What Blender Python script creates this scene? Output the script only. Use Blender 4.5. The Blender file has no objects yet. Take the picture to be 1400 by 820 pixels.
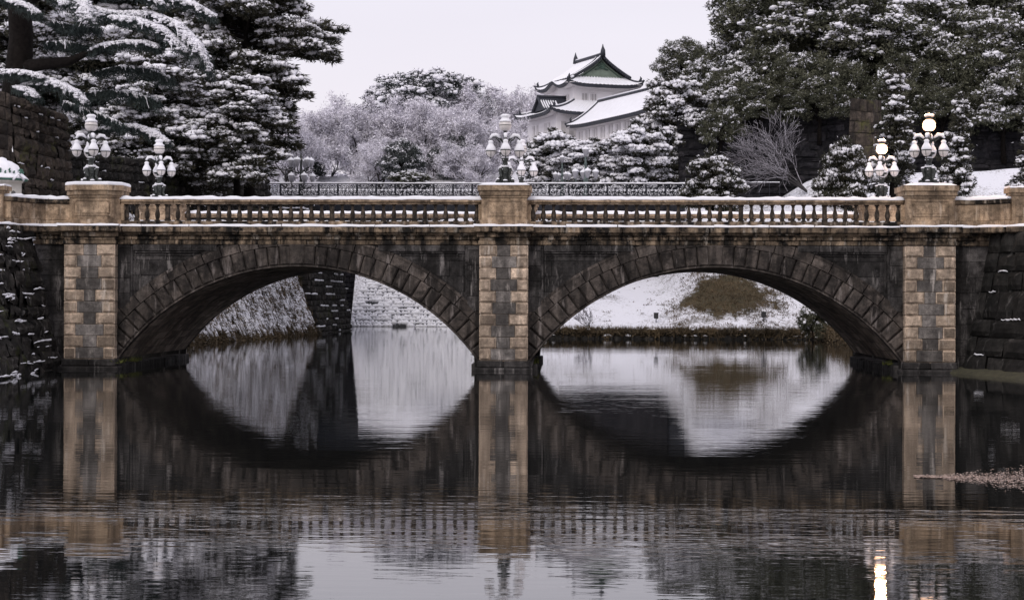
import bpy, math, random
import numpy as np
from mathutils import Vector, Matrix

R = math.radians
PI = math.pi
SC = bpy.context.scene
COL = SC.collection

# ------------------------------------------------------------------ camera
F = 2553.0                      # focal length in pixels of a 1400 px wide frame
D = 75.6                        # metres from the lens to the near face of the bridge
CAM = Vector((3.18, -D, 2.85))
CROT = Matrix.Rotation(R(2.15), 3, 'Z') @ Matrix.Rotation(R(90), 3, 'X') @ Matrix.Rotation(R(0.18), 3, 'Z')
cam_d = bpy.data.cameras.new('camera')
cam_d.sensor_width = 36.0
cam_d.lens = 36.0 * F / 1400.0
cam_d.clip_start = 0.5
cam_d.clip_end = 3000
cam = bpy.data.objects.new('camera', cam_d)
cam.matrix_world = Matrix.Translation(CAM) @ CROT.to_4x4()
COL.objects.link(cam)
SC.camera = cam

# ------------------------------------------------------------------ light
SUN_EL, SUN_AZ = R(42), R(200)   # overcast: a very soft sun behind the viewer, a little to the left
world = bpy.data.worlds.new('World')
SC.world = world
world.use_nodes = True
wn, wl = world.node_tree.nodes, world.node_tree.links
wn.clear()
w_out = wn.new('ShaderNodeOutputWorld')
w_bg = wn.new('ShaderNodeBackground')
w_sky = wn.new('ShaderNodeTexSky')
w_sky.sky_type = 'NISHITA'
w_sky.sun_disc = False
w_sky.sun_elevation = SUN_EL
w_sky.sun_rotation = SUN_AZ
w_sky.dust_density = 4.0
w_tc = wn.new('ShaderNodeTexCoord')
w_sep = wn.new('ShaderNodeSeparateXYZ')
w_ramp = wn.new('ShaderNodeValToRGB')        # the cloud sheet: a shade warmer low down
w_ramp.color_ramp.elements[0].position = 0.0
w_ramp.color_ramp.elements[0].color = (0.86, 0.795, 0.845, 1)
w_ramp.color_ramp.elements[1].position = 0.22
w_ramp.color_ramp.elements[1].color = (0.74, 0.715, 0.80, 1)
w_gain = wn.new('ShaderNodeVectorMath')
w_gain.operation = 'SCALE'
w_gain.inputs['Scale'].default_value = 10.0
w_mix = wn.new('ShaderNodeMix')
w_mix.data_type = 'RGBA'
w_mix.inputs['Factor'].default_value = 0.9
wl.new(w_tc.outputs['Generated'], w_sep.inputs[0])
wl.new(w_sep.outputs['Z'], w_ramp.inputs['Fac'])
w_cl = wn.new('ShaderNodeTexNoise')            # faint unevenness of the cloud
w_cl.inputs['Scale'].default_value = 2.2
w_cl.inputs['Detail'].default_value = 4
w_map = wn.new('ShaderNodeMapping')
w_map.inputs['Scale'].default_value = (1, 1, 3.5)
wl.new(w_tc.outputs['Generated'], w_map.inputs['Vector'])
wl.new(w_map.outputs[0], w_cl.inputs['Vector'])
w_cr = wn.new('ShaderNodeMapRange')
w_cr.inputs['From Min'].default_value = 0.3
w_cr.inputs['From Max'].default_value = 0.7
w_cr.inputs['To Min'].default_value = 0.93
w_cr.inputs['To Max'].default_value = 1.05
wl.new(w_cl.outputs['Fac'], w_cr.inputs['Value'])
w_cm = wn.new('ShaderNodeVectorMath')
w_cm.operation = 'SCALE'
wl.new(w_ramp.outputs['Color'], w_cm.inputs[0])
wl.new(w_cr.outputs['Result'], w_cm.inputs['Scale'])
wl.new(w_cm.outputs[0], w_gain.inputs[0])
wl.new(w_sky.outputs['Color'], w_mix.inputs['A'])
wl.new(w_gain.outputs[0], w_mix.inputs['B'])
wl.new(w_mix.outputs['Result'], w_bg.inputs['Color'])
w_bg.inputs['Strength'].default_value = 0.1
wl.new(w_bg.outputs[0], w_out.inputs['Surface'])

sun_d = bpy.data.lights.new('sun', 'SUN')
sun_d.energy = 0.9
sun_d.angle = R(25)
sun_d.color = (1.0, 0.94, 0.88)
sun = bpy.data.objects.new('sun', sun_d)
sv = Vector((math.sin(SUN_AZ) * math.cos(SUN_EL), math.cos(SUN_AZ) * math.cos(SUN_EL), math.sin(SUN_EL)))
sun.rotation_euler = sv.to_track_quat('Z', 'Y').to_euler()
sun.location = (0, -40, 60)
COL.objects.link(sun)

SC.view_settings.view_transform = 'Standard'
SC.view_settings.look = 'None'
SC.view_settings.exposure = 0.27
SC.view_settings.gamma = 1.0
SC.cycles.max_bounces = 6
SC.cycles.diffuse_bounces = 3
SC.cycles.glossy_bounces = 3
SC.cycles.transparent_max_bounces = 4
SC.cycles.sample_clamp_indirect = 4.0
SC.cycles.use_denoising = True

# ------------------------------------------------------------------ helpers
def at(px, py, Y):
    "world point seen at pixel (px, py) of the 1400 px frame, on the plane y = Y"
    d = CROT @ Vector(((px - 700) / F, -(py - 410) / F, -1.0))
    return CAM + d * ((Y - CAM.y) / d.y)

def ax(px, Y=0.0):
    return at(px, 410, Y).x

def az(py, Y=0.0):
    return 2.85 + (410 - py) / F * (Y + D)

def tag(o, label=None, cat=None, group=None, kind=None):
    if label: o['label'] = label
    if cat: o['category'] = cat
    if group: o['group'] = group
    if kind: o['kind'] = kind
    return o

def empty(name, loc=(0, 0, 0), rz=0.0):
    o = bpy.data.objects.new(name, None)
    o.location = loc
    o.rotation_euler = (0, 0, rz)
    o.empty_display_size = 0.3
    COL.objects.link(o)
    return o

def link(me, name, mat, parent=None):
    o = bpy.data.objects.new(name, me)
    for m in (mat if isinstance(mat, (list, tuple)) else [mat]):
        if m and len(me.materials) < (len(mat) if isinstance(mat, (list, tuple)) else 1):
            me.materials.append(m)
    COL.objects.link(o)
    if parent: o.parent = parent
    return o

KIDS = {}
def copy_tree(o, parent=None):
    c = o.copy()
    COL.objects.link(c)
    c.parent = parent
    for ch in o.children:
        copy_tree(ch, c)
    return c

def np_mesh(name, V, Fc, smooth=False, rnd=None):
    V = np.asarray(V, np.float32).reshape(-1, 3)
    Fc = np.asarray(Fc, np.int32)
    k = Fc.shape[1]
    me = bpy.data.meshes.new(name)
    me.vertices.add(len(V))
    me.vertices.foreach_set('co', V.ravel())
    me.loops.add(Fc.size)
    me.loops.foreach_set('vertex_index', Fc.ravel())
    me.polygons.add(len(Fc))
    me.polygons.foreach_set('loop_start', np.arange(0, Fc.size, k, dtype=np.int32))
    if smooth:
        me.polygons.foreach_set('use_smooth', np.ones(len(Fc), bool))
    me.update(calc_edges=True)
    if rnd is not None:
        a = me.attributes.new('rnd', 'FLOAT', 'FACE')
        a.data.foreach_set('value', np.asarray(rnd, np.float32))
    return me

class MB:
    "collects faces of one mesh"
    def __init__(s): s.V, s.F, s.A, s.S = [], [], [], []
    def add(s, vs, fs, a=0.5, smooth=False):
        n = len(s.V)
        s.V.extend([tuple(v) for v in vs])
        s.F.extend([tuple(i + n for i in f) for f in fs])
        s.A.extend([a] * len(fs)); s.S.extend([smooth] * len(fs))
    def box(s, x0, x1, y0, y1, z0, z1, c=0.0, a=0.5, M=None):
        if c <= 0:
            vs = [(x, y, z) for z in (z0, z1) for y in (y0, y1) for x in (x0, x1)]
            fs = [(0, 2, 3, 1), (4, 5, 7, 6), (0, 1, 5, 4), (2, 6, 7, 3), (0, 4, 6, 2), (1, 3, 7, 5)]
        else:
            c = min(c, (x1 - x0) * .45, (y1 - y0) * .45, (z1 - z0) * .45)
            X, Y, Z = (x0, x1), (y0, y1), (z0, z1)
            vs, ix = [], {}
            for i in (0, 1):
                for j in (0, 1):
                    for k in (0, 1):
                        sx, sy, sz = (c if i == 0 else -c), (c if j == 0 else -c), (c if k == 0 else -c)
                        for f, v in (('x', (X[i], Y[j] + sy, Z[k] + sz)), ('y', (X[i] + sx, Y[j], Z[k] + sz)), ('z', (X[i] + sx, Y[j] + sy, Z[k]))):
                            ix[(i, j, k, f)] = len(vs); vs.append(v)
            g = lambda i, j, k, f: ix[(i, j, k, f)]
            fs = []
            for i in (0, 1):
                q = [g(i, 0, 0, 'x'), g(i, 1, 0, 'x'), g(i, 1, 1, 'x'), g(i, 0, 1, 'x')]; fs.append(q if i else q[::-1])
                q = [g(0, i, 0, 'y'), g(1, i, 0, 'y'), g(1, i, 1, 'y'), g(0, i, 1, 'y')]; fs.append(q[::-1] if i else q)
                q = [g(0, 0, i, 'z'), g(1, 0, i, 'z'), g(1, 1, i, 'z'), g(0, 1, i, 'z')]; fs.append(q if i else q[::-1])
            for i in (0, 1):
                for j in (0, 1):
                    fl = (i + j) % 2 == 1
                    q = [g(i, j, 0, 'x'), g(i, j, 0, 'y'), g(i, j, 1, 'y'), g(i, j, 1, 'x')]; fs.append(q[::-1] if fl else q)
                    q = [g(i, 0, j, 'z'), g(i, 0, j, 'x'), g(i, 1, j, 'x'), g(i, 1, j, 'z')]; fs.append(q[::-1] if fl else q)
                    q = [g(0, i, j, 'y'), g(0, i, j, 'z'), g(1, i, j, 'z'), g(1, i, j, 'y')]; fs.append(q[::-1] if fl else q)
                    for k in (0, 1):
                        q = [g(i, j, k, 'x'), g(i, j, k, 'y'), g(i, j, k, 'z')]
                        fs.append(q[::-1] if (i + j + k) % 2 == 0 else q)
        if M is not None: vs = [M @ Vector(v) for v in vs]
        s.add(vs, fs, a)
    def prism(s, poly, z0, z1, a=0.5):
        n = len(poly)
        vs = [(x, y, z0) for x, y in poly] + [(x, y, z1) for x, y in poly]
        fs = [tuple(range(n))[::-1], tuple(range(n, 2 * n))] + [(i, (i + 1) % n, n + (i + 1) % n, n + i) for i in range(n)]
        s.add(vs, fs, a)
    def tube(s, pts, rad, n=6, a=0.5, cap=True):
        pts = [Vector(p) for p in pts]
        if not isinstance(rad, (list, tuple)): rad = [rad] * len(pts)
        vs = []
        for i, p in enumerate(pts):
            t = (pts[min(i + 1, len(pts) - 1)] - pts[max(i - 1, 0)])
            if t.length < 1e-9: t = Vector((0, 0, 1))
            t.normalize()
            up = Vector((0, 0, 1)) if abs(t.z) < 0.9 else Vector((1, 0, 0))
            u = t.cross(up).normalized(); w = u.cross(t)
            for k in range(n):
                an = 2 * PI * k / n
                vs.append(p + (u * math.cos(an) + w * math.sin(an)) * rad[i])
        fs = [(i * n + k, i * n + (k + 1) % n, (i + 1) * n + (k + 1) % n, (i + 1) * n + k) for i in range(len(pts) - 1) for k in range(n)]
        if cap: fs += [tuple(range(n))[::-1], tuple(range((len(pts) - 1) * n, len(pts) * n))]
        s.add(vs, fs, a, True)
    def lathe(s, prof, n=12, c=(0, 0, 0), a=0.5, rot=0.0, smooth=True, flute=0.0, nf=0):
        vs = []
        for r, z in prof:
            for k in range(n):
                an = 2 * PI * k / n + rot
                rr = r * (1 + flute * math.cos(nf * an)) if flute else r
                vs.append((c[0] + rr * math.cos(an), c[1] + rr * math.sin(an), c[2] + z))
        fs = [(i * n + k, i * n + (k + 1) % n, (i + 1) * n + (k + 1) % n, (i + 1) * n + k) for i in range(len(prof) - 1) for k in range(n)]
        fs += [tuple(range(n))[::-1], tuple(range((len(prof) - 1) * n, len(prof) * n))]
        s.add(vs, fs, a, smooth)
    def grid(s, P, a=0.5, smooth=True, flip=False):
        m, n = len(P), len(P[0])
        vs = [p for row in P for p in row]
        fs = [(i * n + j, i * n + j + 1, (i + 1) * n + j + 1, (i + 1) * n + j) for i in range(m - 1) for j in range(n - 1)]
        if flip: fs = [f[::-1] for f in fs]
        s.add(vs, fs, a, smooth)
    def build(s, name, mat, parent=None):
        me = bpy.data.meshes.new(name)
        me.from_pydata(s.V, [], s.F)
        me.polygons.foreach_set('use_smooth', s.S)
        at_ = me.attributes.new('rnd', 'FLOAT', 'FACE')
        at_.data.foreach_set('value', np.asarray(s.A, np.float32))
        me.update()
        return link(me, name, mat, parent)

# ------------------------------------------------------------------ materials
def newmat(name):
    m = bpy.data.materials.new(name)
    m.use_nodes = True
    nt = m.node_tree
    return m, nt, nt.nodes, nt.links, nt.nodes['Principled BSDF']

def noise_node(nt, scale, detail=4, rough=0.55, vec=None, sc=None, off=None):
    n = nt.nodes.new('ShaderNodeTexNoise')
    n.inputs['Scale'].default_value = scale
    n.inputs['Detail'].default_value = detail
    n.inputs['Roughness'].default_value = rough
    tc = nt.nodes.new('ShaderNodeTexCoord')
    src = tc.outputs['Object']
    if sc is not None or off is not None:
        mp = nt.nodes.new('ShaderNodeMapping')
        if sc is not None: mp.inputs['Scale'].default_value = sc
        if off is not None: mp.inputs['Location'].default_value = off
        nt.links.new(src, mp.inputs['Vector']); src = mp.outputs[0]
    nt.links.new(src, n.inputs['Vector'])
    return n.outputs['Fac']

def ramp(nt, fac, stops):
    r = nt.nodes.new('ShaderNodeValToRGB')
    e = r.color_ramp.elements
    while len(e) < len(stops): e.new(0.5)
    for k, (p, c) in enumerate(stops):
        e[k].position = p
        e[k].color = (c, c, c, 1) if isinstance(c, (int, float)) else (*c, 1)
    nt.links.new(fac, r.inputs['Fac'])
    return r.outputs['Color']

def mix(nt, fac, a, b, mode='MIX'):
    m = nt.nodes.new('ShaderNodeMix')
    m.data_type = 'RGBA'; m.blend_type = mode
    for sock, v in (('Factor', fac), ('A', a), ('B', b)):
        i = m.inputs[sock]
        if isinstance(v, (int, float)): i.default_value = v if sock == 'Factor' else (v, v, v, 1)
        elif isinstance(v, tuple): i.default_value = (*v, 1)
        else: nt.links.new(v, i)
    return m.outputs['Result']

def bump(nt, h, strength, dist, bsdf, base=None):
    b = nt.nodes.new('ShaderNodeBump')
    b.inputs['Strength'].default_value = strength
    b.inputs['Distance'].default_value = dist
    nt.links.new(h, b.inputs['Height'])
    if base is not None: nt.links.new(base, b.inputs['Normal'])
    nt.links.new(b.outputs[0], bsdf.inputs['Normal'])
    return b.outputs[0]

def stone_mat(name, c1, c2, stain, pale=None, stain_amt=0.5, scale=1.3, rough=0.85, bm=0.35, moss=None, brick=None, spec=0.15):
    m, nt, N, L, b = newmat(name)
    n1 = noise_node(nt, scale, 6, 0.62)
    col = mix(nt, ramp(nt, n1, [(0.32, 0.0), (0.68, 1.0)]), c1, c2)
    at_ = N.new('ShaderNodeAttribute'); at_.attribute_name = 'rnd'
    tone = ramp(nt, at_.outputs['Fac'], [(0.0, 0.42), (0.5, 1.0), (1.0, 1.6)])
    col = mix(nt, 1.0, col, tone, 'MULTIPLY')
    n2 = noise_node(nt, 1.0, 5, 0.6, sc=(2.6, 2.6, 0.35))           # run-off streaks
    col = mix(nt, ramp(nt, n2, [(0.45, 0.0), (0.62, stain_amt)]), col, stain)
    n5 = noise_node(nt, 1.1, 6, 0.75, off=(7, 3, 1))
    col = mix(nt, ramp(nt, n5, [(0.48, 0.0), (0.60, stain_amt)]), col, stain)
    n7 = noise_node(nt, 4.5, 5, 0.75, off=(1, 8, 5))
    col = mix(nt, 1.0, col, ramp(nt, n7, [(0.3, 0.55), (0.7, 1.5)]), 'MULTIPLY')
    if pale is not None:
        n3 = noise_node(nt, 1.0, 6, 0.65, sc=(3.6, 3.6, 0.6), off=(11, 5, 2))
        col = mix(nt, ramp(nt, n3, [(0.57, 0.0), (0.68, 0.75)]), col, pale)
    if moss is not None:
        n4 = noise_node(nt, 0.6, 6, 0.7, off=(3, 9, 4))
        col = mix(nt, ramp(nt, n4, [(0.56, 0.0), (0.68, 0.8)]), col, moss)
    n6 = noise_node(nt, 22, 4, 0.7)
    col = mix(nt, 1.0, col, ramp(nt, n6, [(0.25, 0.7), (0.75, 1.25)]), 'MULTIPLY')
    h = noise_node(nt, 7, 8, 0.68)
    if brick is not None:
        bt = N.new('ShaderNodeTexBrick')
        bt.inputs['Scale'].default_value = 1.0
        bt.inputs['Brick Width'].default_value = brick[0]
        bt.inputs['Row Height'].default_value = brick[1]
        bt.inputs['Mortar Size'].default_value = 0.012
        bt.inputs['Color1'].default_value = (0.65, 0.65, 0.65, 1)
        bt.inputs['Color2'].default_value = (1.3, 1.3, 1.3, 1)
        bt.inputs['Mortar'].default_value = (0.5, 0.5, 0.5, 1)
        tc = N.new('ShaderNodeTexCoord'); mp = N.new('ShaderNodeMapping')
        mp.inputs['Rotation'].default_value = brick[2]
        L.new(tc.outputs['Object'], mp.inputs['Vector']); L.new(mp.outputs[0], bt.inputs['Vector'])
        col = mix(nt, 1.0, col, bt.outputs['Color'], 'MULTIPLY')
        h = mix(nt, 0.5, h, bt.outputs['Fac'], 'SUBTRACT')
    L.new(col, b.inputs['Base Color'])
    b.inputs['Roughness'].default_value = rough
    b.inputs['Specular IOR Level'].default_value = spec
    bump(nt, h, bm, 0.05, b)
    return m

def plain_mat(name, c, rough=0.6, var=0.25, scale=3.0, metal=0.0, bm=0.0, c2=None, spec=0.5):
    m, nt, N, L, b = newmat(name)
    n = noise_node(nt, scale, 5, 0.6)
    lo = tuple(x * (1 - var) for x in c); hi = tuple(x * (1 + var) for x in (c2 or c))
    L.new(mix(nt, ramp(nt, n, [(0.3, 0.0), (0.7, 1.0)]), lo, hi), b.inputs['Base Color'])
    b.inputs['Roughness'].default_value = rough
    b.inputs['Metallic'].default_value = metal
    b.inputs['Specular IOR Level'].default_value = spec
    if bm: bump(nt, noise_node(nt, scale * 4, 6, 0.6), bm, 0.04, b)
    return m

M = {}
M['snow'] = plain_mat('snow', (0.84, 0.84, 0.88), 0.75, 0.04, 2.0, bm=0.25, spec=0.2)
M['snow_tree'] = plain_mat('snow_on_trees', (0.86, 0.855, 0.90), 0.8, 0.05, 1.0, spec=0.1)
M['granite'] = stone_mat('dark_granite', (0.034, 0.032, 0.0315), (0.100, 0.092, 0.089), (0.012, 0.011, 0.0105), (0.26, 0.24, 0.23), 0.8, bm=.5)
M['voussoir'] = stone_mat('voussoir_granite', (0.046, 0.040, 0.036), (0.118, 0.098, 0.085), (0.013, 0.0115, 0.011), (0.24, 0.21, 0.195), 0.75, bm=.5)
M['soffit'] = stone_mat('vault_granite', (0.22, 0.185, 0.155), (0.42, 0.34, 0.28), (0.07, 0.06, 0.052), None, 0.6)  # paler than the face granite: light bounced off the water put into the colour
M['tan'] = stone_mat('tan_granite', (0.28, 0.20, 0.13), (0.45, 0.335, 0.23), (0.07, 0.052, 0.038), (0.58, 0.47, 0.36), 0.58)
M['quoin'] = stone_mat('quoin_granite', (0.36, 0.28, 0.212), (0.56, 0.44, 0.335), (0.10, 0.08, 0.065), (0.66, 0.58, 0.50), 0.45)
M['grey'] = stone_mat('grey_granite', (0.12, 0.11, 0.104), (0.29, 0.262, 0.24), (0.04, 0.036, 0.034), (0.6, 0.54, 0.49), 0.5)
M['weathered'] = stone_mat('weathered_tan_granite', (0.11, 0.083, 0.06), (0.34, 0.255, 0.175), (0.015, 0.0135, 0.012), (0.42, 0.37, 0.31), 1.0, bm=.6)
M['balusters'] = stone_mat('baluster_granite', (0.055, 0.045, 0.038), (0.17, 0.13, 0.098), (0.018, 0.016, 0.014), None, 0.85, scale=2.2)
M['wall_dark'] = stone_mat('moat_wall_stone', (0.014, 0.013, 0.0125), (0.036, 0.033, 0.030), (0.008, 0.008, 0.007), (0.09, 0.085, 0.08), 0.6, 0.6, moss=None)
M['wall_moss'] = stone_mat('mossy_wall_stone', (0.015, 0.014, 0.0125), (0.042, 0.037, 0.033), (0.008, 0.008, 0.008), (0.16, 0.15, 0.14), 0.6, 0.8, moss=(0.045, 0.05, 0.018))
M['wall_brown'] = stone_mat('brown_wall_stone', (0.045, 0.036, 0.030), (0.10, 0.08, 0.064), (0.016, 0.014, 0.013), None, 0.6, 0.6, moss=(0.085, 0.085, 0.03))
M['wall_mid'] = stone_mat('grey_wall_stone', (0.08, 0.082, 0.088), (0.16, 0.16, 0.168), (0.025, 0.026, 0.028), None, 0.5, 0.6)
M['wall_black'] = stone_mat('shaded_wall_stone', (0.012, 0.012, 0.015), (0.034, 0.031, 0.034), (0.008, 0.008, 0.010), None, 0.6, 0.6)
M['iron'] = plain_mat('black_iron', (0.016, 0.018, 0.026), 0.5, 0.3, 6, 0.3)
M['bronze'] = plain_mat('weathered_bronze', (0.022, 0.024, 0.022), 0.55, 0.4, 9, 0.2, c2=(0.04, 0.046, 0.042))
M['green_bronze'] = plain_mat('green_bronze', (0.10, 0.13, 0.125), 0.6, 0.3, 9, 0.3)
M['urn_glass'] = plain_mat('dull_lamp_glass', (0.26, 0.255, 0.28), 0.35, 0.1, 4)
M['glass'] = plain_mat('frosted_lamp_glass', (0.66, 0.62, 0.60), 0.3, 0.06, 4)
M['plaster'] = plain_mat('white_plaster', (0.84, 0.81, 0.82), 0.8, 0.04, 0.5)
M['soffit_white'] = plain_mat('white_eaves', (0.72, 0.69, 0.70), 0.8, 0.06, 2)
M['slat'] = plain_mat('window_slats', (0.09, 0.083, 0.083), 0.8, 0.15, 3)
M['tile'] = plain_mat('grey_roof_tiles', (0.028, 0.031, 0.042), 0.6, 0.3, 2)
M['copper'] = plain_mat('green_copper', (0.155, 0.195, 0.155), 0.75, 0.25, 2)
M['copper_dark'] = plain_mat('dark_green_copper', (0.045, 0.08, 0.06), 0.7, 0.25, 2)
M['bark'] = plain_mat('dark_bark', (0.012, 0.010, 0.009), 0.95, 0.5, 5, bm=1.0, spec=0.08)
M['bark_grey'] = plain_mat('grey_bark', (0.035, 0.031, 0.031), 0.9, 0.3, 5)
M['cream'] = plain_mat('cream_render', (0.55, 0.52, 0.47), 0.8, 0.12, 2)
M['green_tile'] = plain_mat('green_roof', (0.05, 0.14, 0.10), 0.6, 0.3, 4)
M['dark'] = plain_mat('dark_metal', (0.02, 0.02, 0.022), 0.6, 0.3, 4)

def leaf_mat(name, lo, hi, rough=0.7):
    m, nt, N, L, b = newmat(name)
    g = N.new('ShaderNodeNewGeometry')
    n = noise_node(nt, 0.55, 4, 0.6)
    c = mix(nt, ramp(nt, n, [(0.35, 0.0), (0.65, 1.0)]), lo, hi)
    r = ramp(nt, g.outputs['Random Per Island'], [(0.0, 0.55), (1.0, 1.5)])
    L.new(mix(nt, 1.0, c, r, 'MULTIPLY'), b.inputs['Base Color'])
    b.inputs['Roughness'].default_value = rough
    b.inputs['Specular IOR Level'].default_value = 0.2
    return m
M['needle'] = leaf_mat('pine_needles', (0.028, 0.030, 0.021), (0.070, 0.066, 0.045))
M['needle_blue'] = leaf_mat('cedar_needles', (0.020, 0.030, 0.030), (0.045, 0.058, 0.054))
M['leaf'] = leaf_mat('evergreen_leaves', (0.042, 0.046, 0.030), (0.115, 0.115, 0.078))
M['leaf_blue'] = leaf_mat('bluish_evergreen_leaves', (0.030, 0.038, 0.036), (0.07, 0.078, 0.075))
M['frost'] = leaf_mat('frosted_twigs', (0.60, 0.58, 0.635), (0.85, 0.83, 0.885))
M['twig'] = leaf_mat('bare_twigs', (0.15, 0.135, 0.15), (0.28, 0.25, 0.285))
M['rime'] = leaf_mat('rimed_twigs', (0.22, 0.205, 0.23), (0.46, 0.44, 0.48))
M['reed'] = leaf_mat('dry_reeds', (0.055, 0.042, 0.026), (0.13, 0.095, 0.055))
M['weed'] = leaf_mat('green_weeds', (0.07, 0.085, 0.02), (0.14, 0.14, 0.04))

def lit_mat():
    m, nt, N, L, b = newmat('lit_lamp_glass')
    b.inputs['Base Color'].default_value = (0.9, 0.8, 0.7, 1)
    b.inputs['Emission Color'].default_value = (1.0, 0.52, 0.26, 1)
    b.inputs['Emission Strength'].default_value = 5.5
    return m
M['lit'] = lit_mat()

def water_mat():
    m, nt, N, L, b = newmat('moat_water')
    b.inputs['Base Color'].default_value = (0.006, 0.007, 0.007, 1)
    b.inputs['Roughness'].default_value = 0.02
    b.inputs['IOR'].default_value = 1.6
    b.inputs['Specular IOR Level'].default_value = 0.5
    r1 = noise_node(nt, 1.0, 3, 0.5, sc=(0.9, 3.2, 1))
    r2 = noise_node(nt, 1.0, 2, 0.5, sc=(0.16, 0.55, 1), off=(4, 2, 0))
    patch = ramp(nt, noise_node(nt, 1.0, 3, 0.55, sc=(0.09, 0.13, 1), off=(2, 1, 0)), [(0.36, 0.3), (0.68, 1.0)])
    h = mix(nt, 1.0, r1, patch, 'MULTIPLY')
    b1 = N.new('ShaderNodeBump'); b1.inputs['Strength'].default_value = 1.0; b1.inputs['Distance'].default_value = 0.0034
    L.new(h, b1.inputs['Height'])
    bump(nt, r2, 1.0, 0.0038, b, b1.outputs[0])
    return m
M['water'] = water_mat()

def haze_mat():
    m = bpy.data.materials.new('thin_haze'); m.use_nodes = True
    nt = m.node_tree; nt.nodes.clear()
    o = nt.nodes.new('ShaderNodeOutputMaterial'); v = nt.nodes.new('ShaderNodeVolumePrincipled')
    v.inputs['Color'].default_value = (0.93, 0.92, 0.96, 1)
    v.inputs['Density'].default_value = 0.00038
    v.inputs['Anisotropy'].default_value = 0.3
    nt.links.new(v.outputs[0], o.inputs['Volume'])
    return m
# ------------------------------------------------------------------ ground, water
def smooth(a, b, x):
    t = np.clip((x - a) / (b - a), 0, 1)
    return t * t * (3 - 2 * t)

def H(X, Y):
    "height of the land; below zero where the moat is"
    X = np.asarray(X, float); Y = np.asarray(Y, float)
    h = np.full(np.broadcast(X, Y).shape, -2.0)
    wob = 0.25 * np.sin(X * 0.9 + Y * 0.3) + 0.18 * np.sin(X * 0.37 - Y * 0.71)
    # left bank with the approach road
    lb = np.where((Y > 13) & (Y < 76), smooth(-23.6, -25.2, X), smooth(-20.6, -22.4, X)) * (5.75 + 2.0 * smooth(-25, -30, X) * smooth(16, 30, Y) + 2.5 * smooth(-27, -34, X) * smooth(20, 34, Y) + 7 * smooth(-30, -60, X) * smooth(16, 40, Y))
    lb = np.where(Y > 74, smooth(-25, -28, X) * (10.8 + 4 * smooth(-30, -60, X)), lb)
    h = np.maximum(h, np.where(X < -20.4, lb - 0.3, -2))
    # right bank beside the bridge end
    rb = -0.6 + 6.3 * smooth(20.5, 26.5, X + 0.5 * wob) + 1.0 * smooth(26, 40, X)
    rb = np.where(Y < 1.0, 5.6 * smooth(20.5, 21.5, X), rb)
    h = np.maximum(h, np.where(X > 20.0, rb, -2))
    # snowy lawn beyond the bridge on the right
    crest = 6.0 + 5.6 * smooth(9.5, 13.0, X) + 2.6 * smooth(19.5, 25.5, X) + 0.4 * smooth(30, 50, X)
    lawn = 0.55 + (crest - 0.55) * np.clip((Y - 63.2) / 27.0, 0, 1) ** 0.92 + 0.3 * wob * smooth(63, 70, Y)
    lawn = lawn * smooth(-4.5, -1.5, X) - 2.0 * (1 - smooth(-4.5, -1.5, X))
    h = np.maximum(h, np.where(Y > 62.6, lawn, -2))
    # wooded hill behind the lawn
    hill = 11.0 + (11.0 * smooth(103, 109, Y) + 5.0 * smooth(112, 170, Y)) * smooth(12.5, 19, X)
    h = np.maximum(h, np.where(Y > 102, hill * smooth(2, 8, X) - 2 * (1 - smooth(2, 8, X)), -2))
    # far bank
    far = 8.8 + 9.0 * smooth(128, 150, Y) + 6.0 * smooth(160, 220, Y) + 3.0 * smooth(-10, 4, X) * smooth(140, 155, Y)
    h = np.maximum(h, np.where(Y > 126.0, far, -2))
    return h

def on_ground(px, py, Y0=63.0, Y1=104.0):
    prev = None
    for k in range(400):
        Y = Y0 + (Y1 - Y0) * k / 399
        p = at(px, py, Y)
        if p.z <= float(H(p.x, p.y)):
            return Vector((p.x, p.y, float(H(p.x, p.y))))
    return at(px, py, Y1)

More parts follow.
